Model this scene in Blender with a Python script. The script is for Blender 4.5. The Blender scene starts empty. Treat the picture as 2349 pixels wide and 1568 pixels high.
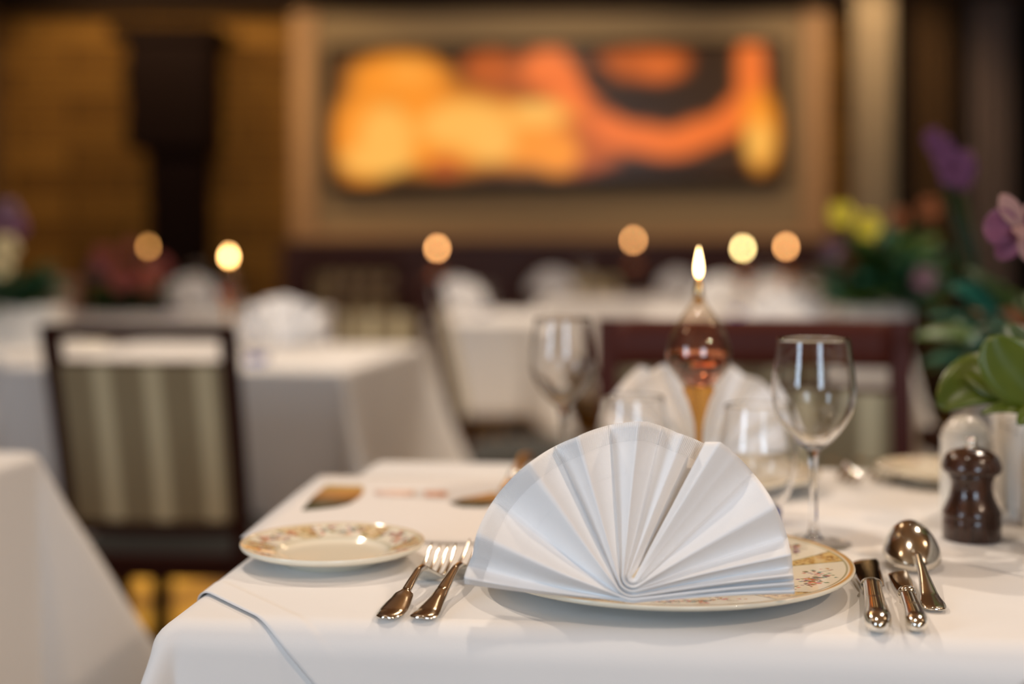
import bpy, math, random
import numpy as np
from mathutils import Vector, Matrix

# ------------------------------------------------------------------ camera, light, exposure
S = bpy.context.scene
C = S.collection
F = 50 / 36 * 2349          # focal length in pixels of the 2349-wide frame
CZ = 1.01                   # camera height
HOR = 550.0                 # image row of the horizon
cam_d = bpy.data.cameras.new('camera')
cam = bpy.data.objects.new('camera', cam_d)
C.objects.link(cam)
cam.location = (0, 0, CZ)
cam.rotation_euler = (math.pi / 2, 0, 0)
cam_d.lens = 50
cam_d.sensor_width = 36
cam_d.shift_y = -(784 - HOR) / 2349
cam_d.clip_start = 0.05
cam_d.dof.use_dof = True
cam_d.dof.focus_distance = 1.0
cam_d.dof.aperture_fstop = 2.0
S.camera = cam
S.view_settings.view_transform = 'Standard'
S.view_settings.look = 'None'
S.view_settings.gamma = 1
S.view_settings.exposure = 0.0
S.view_settings.use_curve_mapping = False
S.cycles.max_bounces = 10
S.cycles.transmission_bounces = 10
S.cycles.glossy_bounces = 4
S.cycles.diffuse_bounces = 3
S.cycles.sample_clamp_indirect = 4.0
S.cycles.blur_glossy = 0.5

w = bpy.data.worlds.new('world')
S.world = w
w.use_nodes = True
w.node_tree.nodes['Background'].inputs[0].default_value = (1.0, 0.75, 0.5, 1)
w.node_tree.nodes['Background'].inputs[1].default_value = 0.03


def lamp(x, y, z, watt, col=(1, .70, .42), r=.05, spot=None, tgt=None, blend=.6):
    d = bpy.data.lights.new('spot_or_fill', 'SPOT' if spot else 'POINT')
    d.energy = watt
    d.color = col
    d.shadow_soft_size = r
    o = bpy.data.objects.new('spot_or_fill', d)
    C.objects.link(o)
    o.location = (x, y, z)
    if spot:
        d.spot_size = math.radians(spot)
        d.spot_blend = blend
        t = Vector(tgt) - Vector((x, y, z))
        o.rotation_euler = t.to_track_quat('-Z', 'Y').to_euler()
    return o


WARM = (1, .84, .68)
# spots over the laid table
lamp(-0.75, 2.45, 2.45, 70, WARM, .035, 75, (0.1, 1.15, .75))
lamp(1.15, 2.35, 2.45, 60, WARM, .035, 75, (0.1, 1.15, .75))
lamp(1.45, -0.5, 2.30, 64, (1, .76, .56), .05, 27, (0.2, 1.05, .75), .35)
lamp(-0.1, 0.9, 2.45, 22, WARM, .05, 42, (0.1, 1.1, .75))
# spots over the tables behind
lamp(-0.5, 3.2, 2.45, 85, WARM, .05, 80, (-.6, 3.3, .75))
lamp(0.35, 3.0, 2.35, 45, WARM, .05, 70, (-.3, 3.6, .6))
lamp(-0.1, 5.0, 2.45, 90, WARM, .05, 85, (-.1, 5.0, .75))
lamp(0.9, 4.9, 2.45, 50, WARM, .05, 85, (.8, 4.9, .75))
lamp(-1.5, 4.6, 2.45, 16, WARM, .05, 85, (-1.3, 4.6, .75))
lamp(1.35, 2.7, 2.35, 95, WARM, .05, 50, (.75, 3.65, .7))  # extra spot added to lift the dim cloth beyond the reddish chair
lamp(0.5, 6.3, 2.45, 36, WARM, .05, 85, (.5, 6.3, .75))
# washers along the far wall, then an added spot for the floor
lamp(-2.1, 7.0, 2.45, 26, (1, .70, .38), .06, 110, (-2.1, 8.0, 1.4))
lamp(-1.3, 7.0, 2.45, 16, (1, .70, .38), .06, 110, (-1.3, 8.0, 1.5))
lamp(0.3, 6.8, 2.45, 18, (1, .74, .48), .06, 120, (.2, 8.0, 1.4))
lamp(1.8, 6.9, 2.45, 24, (1, .70, .42), .06, 100, (1.8, 8.0, 1.3))
lamp(-1.0, 4.15, 2.45, 170, (1, .78, .46), .06, 33, (-1.1, 4.15, 0))  # fill spot added to brighten the carpet seen below the striped chair
# added fill points, no fixtures: they brighten the ceiling the silver reflects
for lx, ly in ((-1.2, 1.0), (1.5, 1.2), (0.2, 3.6)):
    lamp(lx, ly, 2.15, 4.5, (1, .72, .45), .09)
# daylight through the two windows, one behind the camera and one in the left wall
for wl, wd_, we in (((.80, -2.56, 1.62), (0, 1, 0), 46), ((-2.84, -.9, 1.62), (1, 0, 0), 56)):
    d = bpy.data.lights.new('window_daylight', 'AREA')
    d.shape = 'RECTANGLE'
    d.size = .95
    d.size_y = 1.35
    d.energy = we
    d.color = (.66, .82, 1)
    o = bpy.data.objects.new('window_daylight', d)
    C.objects.link(o)
    o.location = wl
    o.rotation_euler = Vector(wd_).to_track_quat('-Z', 'Y').to_euler()


# ------------------------------------------------------------------ helpers
def lin(r, g, b):
    f = lambda v: (v / 255 / 12.92) if v / 255 <= .04045 else ((v / 255 + .055) / 1.055) ** 2.4
    return (f(r), f(g), f(b))


def P(px, py, z=.7528):
    """world point of height z that the camera sees at this pixel"""
    Y = F * (CZ - z) / (py - HOR)
    return Vector(((px - 1174.5) / F * Y, Y, z))


def Q(px, py, Y):
    return Vector(((px - 1174.5) / F * Y, Y, CZ - (py - HOR) * Y / F))


MATS = {}


def mat(name, col=(.8, .8, .8), rough=.5, metal=0, trans=0, ior=1.45, emit=None, es=0, spec=.5, sheen=0, coat=0,
        bump=None, sss=0):
    m = bpy.data.materials.new(name)
    m.use_nodes = True
    nt = m.node_tree
    b = nt.nodes['Principled BSDF']
    b.inputs['Base Color'].default_value = (*col, 1)
    b.inputs['Roughness'].default_value = rough
    b.inputs['Metallic'].default_value = metal
    b.inputs['Transmission Weight'].default_value = trans
    b.inputs['IOR'].default_value = ior
    b.inputs['Specular IOR Level'].default_value = spec
    b.inputs['Sheen Weight'].default_value = sheen
    b.inputs['Coat Weight'].default_value = coat
    if emit:
        b.inputs['Emission Color'].default_value = (*emit, 1)
        b.inputs['Emission Strength'].default_value = es
    if bump:
        kind, scale, strength, dist = bump
        tc = nt.nodes.new('ShaderNodeTexCoord')
        bp = nt.nodes.new('ShaderNodeBump')
        bp.inputs['Strength'].default_value = strength
        bp.inputs['Distance'].default_value = dist
        if kind == 'noise':
            n = nt.nodes.new('ShaderNodeTexNoise')
            n.inputs['Scale'].default_value = scale
            n.inputs['Detail'].default_value = 4
            nt.links.new(tc.outputs['Object'], n.inputs['Vector'])
            nt.links.new(n.outputs['Fac'], bp.inputs['Height'])
        nt.links.new(bp.outputs['Normal'], b.inputs['Normal'])
    MATS[name] = m
    return m


def mix_colour(m, fac_out, ca, cb):
    nt = m.node_tree
    mx = nt.nodes.new('ShaderNodeMix')
    mx.data_type = 'RGBA'
    nt.links.new(fac_out, mx.inputs['Factor'])
    mx.inputs['A'].default_value = (*ca, 1)
    mx.inputs['B'].default_value = (*cb, 1)
    nt.links.new(mx.outputs['Result'], nt.nodes['Principled BSDF'].inputs['Base Color'])
    return mx


def ramp(nt, out, stops):
    r = nt.nodes.new('ShaderNodeValToRGB')
    cr = r.color_ramp
    while len(cr.elements) < len(stops):
        cr.elements.new(.5)
    for e, (p, c) in zip(cr.elements, stops):
        e.position = p
        e.color = (*c, 1)
    nt.links.new(out, r.inputs['Fac'])
    return r


def weave_mat(name, col, scale=900, strength=.25, wrinkle=.35, dist=.0004):
    """white table linen: fine weave and soft wrinkles in the bump only"""
    m = mat(name, col, .85, sheen=.15, spec=.2)
    nt = m.node_tree
    b = nt.nodes['Principled BSDF']
    tc = nt.nodes.new('ShaderNodeTexCoord')
    mp = nt.nodes.new('ShaderNodeMapping')
    mp.inputs['Scale'].default_value = (1, 1.6, .4)
    nt.links.new(tc.outputs['Object'], mp.inputs['Vector'])
    n1 = nt.nodes.new('ShaderNodeTexNoise')
    n1.inputs['Scale'].default_value = scale
    n1.inputs['Detail'].default_value = 2
    nt.links.new(mp.outputs['Vector'], n1.inputs['Vector'])
    n2 = nt.nodes.new('ShaderNodeTexNoise')
    n2.inputs['Scale'].default_value = 7
    n2.inputs['Detail'].default_value = 3
    nt.links.new(tc.outputs['Object'], n2.inputs['Vector'])
    b1 = nt.nodes.new('ShaderNodeBump')
    b1.inputs['Strength'].default_value = wrinkle
    b1.inputs['Distance'].default_value = .006
    nt.links.new(n2.outputs['Fac'], b1.inputs['Height'])
    b2 = nt.nodes.new('ShaderNodeBump')
    b2.inputs['Strength'].default_value = strength
    b2.inputs['Distance'].default_value = dist
    nt.links.new(n1.outputs['Fac'], b2.inputs['Height'])
    nt.links.new(b1.outputs['Normal'], b2.inputs['Normal'])
    nt.links.new(b2.outputs['Normal'], b.inputs['Normal'])
    return m


def mesh(name, vs, fs, m=None, parent=None, smooth=True, loc=None, uv=None, col=None, mi=None):
    me = bpy.data.meshes.new(name)
    me.from_pydata([tuple(v) for v in vs], [], [tuple(f) for f in fs])
    me.update()
    if smooth:
        me.polygons.foreach_set('use_smooth', [True] * len(me.polygons))
    for x in (m if isinstance(m, (list, tuple)) else [m]):
        if x:
            me.materials.append(x)
    if mi is not None:
        me.polygons.foreach_set('material_index', mi)
    if uv is not None:
        l = me.uv_layers.new(name='UVMap')
        idx = np.empty(len(me.loops), dtype=np.int32)
        me.loops.foreach_get('vertex_index', idx)
        l.data.foreach_set('uv', np.asarray(uv, dtype=np.float32)[idx].ravel())
    if col is not None:
        a = me.color_attributes.new('Col', 'FLOAT_COLOR', 'POINT')
        cc = np.ones((len(vs), 4), dtype=np.float32)
        cc[:, :3] = col
        a.data.foreach_set('color', cc.ravel())
    o = bpy.data.objects.new(name, me)
    C.objects.link(o)
    if parent:
        o.parent = parent
    if loc is not None:
        o.location = loc
    return o


def thing(name, label, cat, loc=(0, 0, 0), rz=0, group=None):
    o = bpy.data.objects.new(name, None)
    o.empty_display_size = .05
    C.objects.link(o)
    o.location = loc
    o.rotation_euler = (0, 0, rz)
    return tag(o, label, cat, group)


def tag(o, label, cat, group=None):
    o['label'] = label
    o['category'] = cat
    if group:
        o['group'] = group
    elif 'group' in o:
        del o['group']
    return o


def struct(o):
    o['kind'] = 'structure'
    return o


def dup(root, label=None, loc=None, rz=None, group=None):
    r = root.copy()
    C.objects.link(r)
    for ch in list(root.children):
        c = ch.copy()
        C.objects.link(c)
        c.parent = r
        for g in ch.children:
            k = g.copy()
            C.objects.link(k)
            k.parent = c
    if label:
        r['label'] = label
    if loc is not None:
        r.location = loc
    if rz is not None:
        r.rotation_euler[2] = rz
    if group:
        r['group'] = group
    return r


class MB:
    def __init__(s):
        s.v, s.f = [], []

    def add(s, v, f):
        n = len(s.v)
        s.v += [tuple(x) for x in v]
        s.f += [tuple(i + n for i in x) for x in f]
        return s

    def box(s, x0, x1, y0, y1, z0, z1, b=0, M=None):
        b = min(b, (x1 - x0) / 2.01, (y1 - y0) / 2.01, (z1 - z0) / 2.01)
        if b <= 0:
            v = [(x, y, z) for z in (z0, z1) for y in (y0, y1) for x in (x0, x1)]
            f = [(0, 2, 3, 1), (4, 5, 7, 6), (0, 1, 5, 4), (2, 6, 7, 3), (0, 4, 6, 2), (1, 3, 7, 5)]
        else:
            v, f, idx = [], [], {}
            for i, (sx, x) in enumerate(((-1, x0), (1, x1))):
                for j, (sy, y) in enumerate(((-1, y0), (1, y1))):
                    for k, (sz, z) in enumerate(((-1, z0), (1, z1))):
                        for a in range(3):
                            p = [x - sx * b, y - sy * b, z - sz * b]
                            p[a] = (x, y, z)[a]
                            idx[i, j, k, a] = len(v)
                            v.append(tuple(p))
            I = lambda i, j, k, a: idx[i, j, k, a]
            for a in range(3):
                for e in (0, 1):
                    q = []
                    for (p, r) in ((0, 0), (0, 1), (1, 1), (1, 0)):
                        t = [0, 0, 0]
                        t[a] = e
                        t[(a + 1) % 3] = p
                        t[(a + 2) % 3] = r
                        q.append(I(*t, a))
                    f.append(q if e == 0 else q[::-1])
            for a in range(3):
                b1, c1 = (a + 1) % 3, (a + 2) % 3
                for p in (0, 1):
                    for r in (0, 1):
                        t0 = [0, 0, 0]
                        t0[b1], t0[c1] = p, r
                        t1 = list(t0)
                        t1[a] = 1
                        q = [I(*t0, b1), I(*t1, b1), I(*t1, c1), I(*t0, c1)]
                        f.append(q if (p ^ r) == 0 else q[::-1])
            for i in (0, 1):
                for j in (0, 1):
                    for k in (0, 1):
                        f.append([I(i, j, k, 0), I(i, j, k, 1), I(i, j, k, 2)])
        if M is not None:
            v = [M @ Vector(p) for p in v]
        return s.add(v, f)

    def lathe(s, prof, n=48, cx=0, cy=0, closed=False):
        v, f = [], []
        k = len(prof)
        ar_ = sum(prof[i][0] * prof[(i + 1) % k][1] - prof[(i + 1) % k][0] * prof[i][1] for i in range(k))
        if ar_ < 0:
            prof = prof[::-1]
        for j in range(n):
            a = 2 * math.pi * j / n
            for (r, z) in prof:
                v.append((cx + max(r, 1e-6) * math.cos(a), cy + max(r, 1e-6) * math.sin(a), z))
        for j in range(n):
            j2 = (j + 1) % n
            for i in range(k if closed else k - 1):
                i2 = (i + 1) % k
                f.append((j * k + i, j2 * k + i, j2 * k + i2, j * k + i2))
        return s.add(v, f)

    def tube(s, pts, rad, n=8, cap=True):
        pts = [Vector(p) for p in pts]
        if not hasattr(rad, '__len__'):
            rad = [rad] * len(pts)
        v, f = [], []
        up = None
        for i, p in enumerate(pts):
            t = (pts[min(i + 1, len(pts) - 1)] - pts[max(i - 1, 0)]).normalized()
            if up is None:
                up = Vector((0, 0, 1)) if abs(t.z) < .9 else Vector((1, 0, 0))
            a = t.cross(up).normalized()
            up = a.cross(t).normalized()
            for j in range(n):
                th = 2 * math.pi * j / n
                v.append(p + (a * math.cos(th) + up * math.sin(th)) * rad[i])
        for i in range(len(pts) - 1):
            for j in range(n):
                j2 = (j + 1) % n
                f.append((i * n + j, i * n + j2, (i + 1) * n + j2, (i + 1) * n + j))
        if cap:
            f.append(tuple(range(n))[::-1])
            f.append(tuple((len(pts) - 1) * n + j for j in range(n)))
        return s.add(v, f)

    def grid(s, pts):
        """pts[i][j] -> vertices"""
        a, b = len(pts), len(pts[0])
        v = [p for r in pts for p in r]
        f = [(i * b + j, i * b + j + 1, (i + 1) * b + j + 1, (i + 1) * b + j) for i in range(a - 1) for j in range(b - 1)]
        return s.add(v, f)

    def loft(s, st, n=14, x0=0):
        """stations (y, halfwidth, z, half thickness, camber, x offset)"""
        v, f = [], []
        for q in st:
            y, hw, z, th = q[:4]
            cam_ = q[4] if len(q) > 4 else 0
            xo = q[5] if len(q) > 5 else 0
            for j in range(n):
                a = 2 * math.pi * j / n
                x = math.cos(a) * hw
                zz = math.copysign(abs(math.sin(a)) ** .7, math.sin(a)) * th + cam_ * (1 - (x / max(hw, 1e-6)) ** 2)
                v.append((x0 + xo + x, y, z + zz))
        for i in range(len(st) - 1):
            for j in range(n):
                j2 = (j + 1) % n
                f.append((i * n + j, i * n + j2, (i + 1) * n + j2, (i + 1) * n + j))
        f.append(tuple(range(n))[::-1])
        f.append(tuple((len(st) - 1) * n + j for j in range(n)))
        return s.add(v, f)

    def build(s, name, m, parent=None, smooth=True, loc=None, **k):
        return mesh(name, s.v, s.f, m, parent, smooth, loc, **k)


def autosmooth(o, ang=35):
    """keep hard edges on box-like meshes"""
    o.data.polygons.foreach_set('use_smooth', [False] * len(o.data.polygons))
    return o


def interp(x, xs, ys):
    return float(np.interp(x, xs, ys))


# ------------------------------------------------------------------ materials
M_linen = weave_mat('white_linen', (.80, .775, .75))
M_linen2 = weave_mat('white_linen_overlay', (.82, .795, .77))
M_cloth_far = weave_mat('white_linen_far', (.80, .775, .745), scale=200, strength=.1)
M_wood_dark = mat('dark_mahogany', lin(50, 19, 11), .6, spec=.2)
M_wood_red = mat('red_mahogany', lin(84, 34, 22), .5, spec=.25)
M_black_wood = mat('near_black_wood', lin(24, 9, 6), .7, spec=.15)
M_seat = mat('dark_green_seat_fabric', lin(34, 34, 30), .85, sheen=.1)
M_silver = mat('polished_silver', (.84, .80, .72), .14, 1)
M_blade = mat('polished_steel', (.62, .58, .54), .07, 1)
M_glass = mat('clear_glass', (1, 1, 1), 0, trans=1, ior=1.46)
M_thin = bpy.data.materials.new('thin_clear_glass_wall')
M_thin.use_nodes = True
nt = M_thin.node_tree
nt.nodes.clear()
out_ = nt.nodes.new('ShaderNodeOutputMaterial')
mix_ = nt.nodes.new('ShaderNodeMixShader')
tr_ = nt.nodes.new('ShaderNodeBsdfTransparent')
tr_.inputs[0].default_value = (.975, .98, .98, 1)
gl_ = nt.nodes.new('ShaderNodeBsdfGlossy')
gl_.inputs['Roughness'].default_value = .02
fr_n = nt.nodes.new('ShaderNodeFresnel')
geo_ = nt.nodes.new('ShaderNodeNewGeometry')
ior_ = nt.nodes.new('ShaderNodeMath')      # same reflectance from either side of the wall
ior_.operation = 'MULTIPLY_ADD'
ior_.inputs[1].default_value = 1 / 1.5 - 1.5
ior_.inputs[2].default_value = 1.5
nt.links.new(geo_.outputs['Backfacing'], ior_.inputs[0])
nt.links.new(ior_.outputs[0], fr_n.inputs['IOR'])
nt.links.new(fr_n.outputs[0], mix_.inputs[0])
nt.links.new(tr_.outputs[0], mix_.inputs[1])
nt.links.new(gl_.outputs[0], mix_.inputs[2])
nt.links.new(mix_.outputs[0], out_.inputs[0])
M_blue = mat('cobalt_blue_glass', (.02, .14, .95), 0, trans=1, ior=1.46)
M_bulb2 = M_thin.copy()
M_bulb2.name = 'thin_honey_tinted_glass'
for n_ in M_bulb2.node_tree.nodes:
    if n_.type == 'BSDF_TRANSPARENT':
        n_.inputs[0].default_value = (.985, .955, .91, 1)
M_amber = M_thin.copy()
M_amber.name = 'thin_amber_glass'
for n_ in M_amber.node_tree.nodes:
    if n_.type == 'BSDF_TRANSPARENT':
        n_.inputs[0].default_value = (.86, .60, .26, 1)
M_oil = mat('pink_lamp_oil', (.93, .40, .26), 0, trans=1, ior=1.38)
M_bulb = mat('thin_clear_glass', (1, .95, .9), 0, trans=1, ior=1.46)
M_flame = mat('candle_flame', (0, 0, 0), 1, emit=(1, .46, .16), es=22)
M_flame_y = mat('candle_flame_yellow', (0, 0, 0), 1, emit=(1, .74, .30), es=30)
M_flame_o = mat('candle_flame_golden', (0, 0, 0), 1, emit=(1, .54, .18), es=26)
M_flame_d = mat('candle_flame_dim', (0, 0, 0), 1, emit=(1, .45, .12), es=7.5)
M_flame_near = mat('near_candle_flame', (0, 0, 0), 1, emit=(1, .66, .28), es=12)
M_brass = mat('brass', (.75, .5, .2), .25, 1)
M_white = mat('white_ceramic', (.80, .77, .70), .2, coat=.3)
M_planter = mat('white_fluted_planter', (.76, .73, .68), .45)
M_soil = mat('dark_soil', (.02, .014, .01), .9, bump=('noise', 200, 1, .004))
M_mill = mat('brown_lacquered_wood', lin(70, 38, 22), .22, coat=.5)
nt = M_mill.node_tree
tc = nt.nodes.new('ShaderNodeTexCoord')
mp = nt.nodes.new('ShaderNodeMapping')
mp.inputs['Scale'].default_value = (60, 60, 6)
nt.links.new(tc.outputs['Object'], mp.inputs['Vector'])
nz = nt.nodes.new('ShaderNodeTexNoise')
nz.inputs['Scale'].default_value = 3
nz.inputs['Detail'].default_value = 5
nt.links.new(mp.outputs['Vector'], nz.inputs['Vector'])
rr = ramp(nt, nz.outputs['Fac'], [(.3, lin(38, 20, 13)), (.7, lin(72, 42, 27))])
nt.links.new(rr.outputs['Color'], nt.nodes['Principled BSDF'].inputs['Base Color'])

M_panelfab = mat('striped_upholstery', (.5, .45, .3), .8, sheen=.2)
nt = M_panelfab.node_tree
tc = nt.nodes.new('ShaderNodeTexCoord')
sx = nt.nodes.new('ShaderNodeSeparateXYZ')
nt.links.new(tc.outputs['Object'], sx.inputs[0])
mm = nt.nodes.new('ShaderNodeMath')
mm.operation = 'MULTIPLY'
mm.inputs[1].default_value = 2 * math.pi / .092
nt.links.new(sx.outputs['X'], mm.inputs[0])
sn = nt.nodes.new('ShaderNodeMath')
sn.operation = 'SINE'
nt.links.new(mm.outputs[0], sn.inputs[0])
rr = ramp(nt, sn.outputs[0], [(0, lin(150, 134, 102)), (.35, lin(158, 142, 110)), (.75, lin(214, 200, 162))])
nt.links.new(rr.outputs['Color'], nt.nodes['Principled BSDF'].inputs['Base Color'])


def leaf_mat(name, a, b, rough=.35):
    m = mat(name, a, rough, spec=.5)
    nt = m.node_tree
    tc = nt.nodes.new('ShaderNodeTexCoord')
    nz = nt.nodes.new('ShaderNodeTexNoise')
    nz.inputs['Scale'].default_value = 25
    nt.links.new(tc.outputs['Object'], nz.inputs['Vector'])
    mix_colour(m, nz.outputs['Fac'], a, b)
    return m


M_leaf = leaf_mat('orchid_leaf_green', lin(58, 74, 8), lin(90, 102, 18))
M_leaf_dk = leaf_mat('dark_leaf_green', lin(18, 42, 14), lin(46, 74, 26), .4)
M_leaf_teal = leaf_mat('blue_green_leaf', lin(16, 78, 60), lin(60, 120, 100), .3)
M_leaf_mid = leaf_mat('mid_leaf_green', lin(36, 74, 20), lin(88, 112, 30), .4)
M_purple = mat('purple_petal', lin(128, 60, 104), .6, sheen=.3)
nt = M_purple.node_tree
tc = nt.nodes.new('ShaderNodeTexCoord')
wv = nt.nodes.new('ShaderNodeTexWave')
wv.bands_direction = 'Z'
wv.inputs['Scale'].default_value = 160
wv.inputs['Distortion'].default_value = 3
nt.links.new(tc.outputs['Object'], wv.inputs['Vector'])
mix_colour(M_purple, wv.outputs['Fac'], lin(78, 20, 50), lin(122, 62, 92))
M_pale_petal = mat('pale_pink_petal', lin(150, 112, 106), .7)
M_lilac = mat('lilac_petal', lin(116, 66, 100), .8)
M_yellow = mat('yellow_petal', lin(206, 190, 50), .6)
M_cream = mat('cream_petal', lin(220, 200, 150), .6)
M_pinkp = mat('salmon_pink_petal', lin(190, 100, 92), .6)
M_pale_purple = mat('greyish_purple_petal', lin(124, 92, 108), .7)
M_rust = mat('rust_leaf', lin(130, 70, 30), .6)

# napkin linen: ribbed hem along its curved edge (uv.x = metres from the edge, uv.y = metres along it)
M_napkin = mat('napkin_linen', (.90, .885, .875), .8, sheen=.2, spec=.2)
nt = M_napkin.node_tree
bs = nt.nodes['Principled BSDF']
uvn = nt.nodes.new('ShaderNodeUVMap')
sx = nt.nodes.new('ShaderNodeSeparateXYZ')
nt.links.new(uvn.outputs[0], sx.inputs[0])


def mth(nt, op, a, b=None, c=None):
    n = nt.nodes.new('ShaderNodeMath')
    n.operation = op
    for i, q in enumerate((a, b, c)):
        if q is None:
            continue
        if isinstance(q, (int, float)):
            n.inputs[i].default_value = q
        else:
            nt.links.new(q, n.inputs[i])
    return n.outputs[0]


rib = mth(nt, 'SINE', mth(nt, 'MULTIPLY', sx.outputs['Y'], 2 * math.pi / .0011))
inh = mth(nt, 'LESS_THAN', sx.outputs['X'], .0125)
st1 = mth(nt, 'COMPARE', sx.outputs['X'], .0132, .0005)
st2 = mth(nt, 'COMPARE', sx.outputs['X'], .034, .0005)
tc = nt.nodes.new('ShaderNodeTexCoord')
nz = nt.nodes.new('ShaderNodeTexNoise')
nz.inputs['Scale'].default_value = 1400
nz.inputs['Detail'].default_value = 1
nt.links.new(tc.outputs['Object'], nz.inputs['Vector'])
nz2 = nt.nodes.new('ShaderNodeTexNoise')
nz2.inputs['Scale'].default_value = 45
nt.links.new(tc.outputs['Object'], nz2.inputs['Vector'])
h = mth(nt, 'ADD', mth(nt, 'MULTIPLY', mth(nt, 'MULTIPLY', rib, inh), .35), mth(nt, 'MULTIPLY', nz.outputs['Fac'], .30))
h = mth(nt, 'SUBTRACT', h, mth(nt, 'MULTIPLY', mth(nt, 'ADD', st1, mth(nt, 'MULTIPLY', st2, .5)), 1.2))
h = mth(nt, 'ADD', h, mth(nt, 'MULTIPLY', nz2.outputs['Fac'], 1.6))
h = mth(nt, 'ADD', h, mth(nt, 'MULTIPLY', inh, .5))
bp = nt.nodes.new('ShaderNodeBump')
bp.inputs['Strength'].default_value = .85
bp.inputs['Distance'].default_value = .0006
nt.links.new(h, bp.inputs['Height'])
nt.links.new(bp.outputs['Normal'], bs.inputs['Normal'])

# painted china: colour attribute holds the printed border
M_china = mat('painted_china', (.8, .76, .66), .10)
nt = M_china.node_tree
at = nt.nodes.new('ShaderNodeAttribute')
at.attribute_name = 'Col'
nt.links.new(at.outputs['Color'], nt.nodes['Principled BSDF'].inputs['Base Color'])


# ------------------------------------------------------------------ the room
def wallbox(name, x0, x1, y0, y1, z0, z1, m):
    o = MB().box(x0, x1, y0, y1, z0, z1).build(name, m, smooth=False)
    return struct(o)


M_carpet = mat('golden_brown_carpet', (.2, .1, .03), .95)
nt = M_carpet.node_tree
tc = nt.nodes.new('ShaderNodeTexCoord')
vo = nt.nodes.new('ShaderNodeTexVoronoi')
vo.inputs['Scale'].default_value = 4.5
nt.links.new(tc.outputs['Object'], vo.inputs['Vector'])
rr = ramp(nt, vo.outputs['Distance'], [(.1, lin(206, 164, 66)), (.45, lin(176, 132, 48)), (.8, lin(104, 72, 28))])
nt.links.new(rr.outputs['Color'], nt.nodes['Principled BSDF'].inputs['Base Color'])

M_brick = mat('golden_brick', (.3, .2, .05), .9)
nt = M_brick.node_tree
tc = nt.nodes.new('ShaderNodeTexCoord')
mp = nt.nodes.new('ShaderNodeMapping')
mp.inputs['Rotation'].default_value = (math.radians(90), 0, 0)
nt.links.new(tc.outputs['Object'], mp.inputs['Vector'])
br = nt.nodes.new('ShaderNodeTexBrick')
br.inputs['Color1'].default_value = (*lin(176, 128, 56), 1)
br.inputs['Color2'].default_value = (*lin(140, 98, 40), 1)
br.inputs['Mortar'].default_value = (*lin(96, 66, 26), 1)
br.inputs['Scale'].default_value = 1
br.inputs['Mortar Size'].default_value = .012
br.inputs['Brick Width'].default_value = .62
br.inputs['Row Height'].default_value = .14
nt.links.new(mp.outputs['Vector'], br.inputs['Vector'])
nt.links.new(br.outputs['Color'], nt.nodes['Principled BSDF'].inputs['Base Color'])

M_plaster = mat('cream_plaster', lin(190, 166, 128), .8, bump=('noise', 40, .2, .004))
M_frame = mat('pale_moulding', lin(226, 180, 130), .6)
M_ceil = mat('dark_cornice', lin(44, 28, 16), .9)
M_ceil2 = mat('tan_ceiling', lin(176, 138, 98), .9)
M_dado = mat('dark_red_panelling', lin(74, 34, 18), .45)
M_wall_side = mat('dim_brown_wall', lin(120, 92, 62), .9)
M_dark = mat('dark_window_glass', lin(24, 19, 14), .3)

YB = 8.0
wallbox('floor', -2.9, 3.3, -2.7, 8.2, -.1, 0, M_carpet)
wallbox('ceiling', -2.9, 3.3, -2.7, 8.2, 2.6, 2.7, M_ceil2)
wallbox('wall_back', -2.9, 3.3, YB, YB + .15, 0, 2.6, M_brick)
wallbox('wall_right', 3.2, 3.3, -2.7, 8.0, 0, 2.6, M_wall_side)
# wall behind the camera and left wall, each with a window opening
wf = MB()
for a in ((-2.9, .30, 0, 2.6), (1.30, 3.3, 0, 2.6), (.30, 1.30, 0, .93), (.30, 1.30, 2.32, 2.6)):
    wf.box(a[0], a[1], -2.7, -2.6, a[2], a[3])
struct(wf.build('wall_front', M_wall_side, smooth=False))
wf = MB()
for a in ((-2.7, -1.4, 0, 2.6), (-.4, 8.0, 0, 2.6), (-1.4, -.4, 0, .93), (-1.4, -.4, 2.32, 2.6)):
    wf.box(-3.0, -2.87, a[0], a[1], a[2], a[3])
struct(wf.build('wall_left', M_wall_side, smooth=False))
o = MB()
for a in ((.30, 1.30, .93, .98), (.30, 1.30, 2.27, 2.32), (.30, .35, .98, 2.27), (1.25, 1.30, .98, 2.27)):
    o.box(a[0], a[1], -2.66, -2.6, a[2], a[3])
struct(o.build('window_1', M_frame, smooth=False))
o = MB()
for a in ((-1.4, -.4, .93, .98), (-1.4, -.4, 2.27, 2.32), (-1.4, -1.35, .98, 2.27), (-.45, -.4, .98, 2.27)):
    o.box(-2.93, -2.87, a[0], a[1], a[2], a[3])
struct(o.build('window_2', M_frame, smooth=False))
# cornice, panel recess and its moulding, dado
wallbox('trim_1', -2.87, 3.2, YB - .12, YB, 2.28, 2.6, M_ceil)
xa, xb = Q(672, 0, 7.96).x, Q(1893, 0, 7.96).x
za, zb = Q(0, 552, 7.96).z, Q(0, 12, 7.96).z
wallbox('trim_2', xa, xb, YB - .05, YB, za, zb, M_plaster)
fr = MB()
t = .13
fr.box(xa, xa + t, YB - .1, YB - .05, za, zb, .01).box(xb - t, xb, YB - .1, YB - .05, za, zb, .01)
fr.box(xa + t, xb - t, YB - .1, YB - .05, za, za + .05, .01)
struct(fr.build('trim_3', M_frame, smooth=False))
wallbox('trim_4', xa - .05, xb + .15, YB - .16, YB, 0, za, M_dado)
# dark glazing between the curtains on the right
x0 = Q(2040, 0, 7.95).x
wallbox('window_3', x0, 3.2, YB - .04, YB, .3, 2.3, M_dark)


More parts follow.
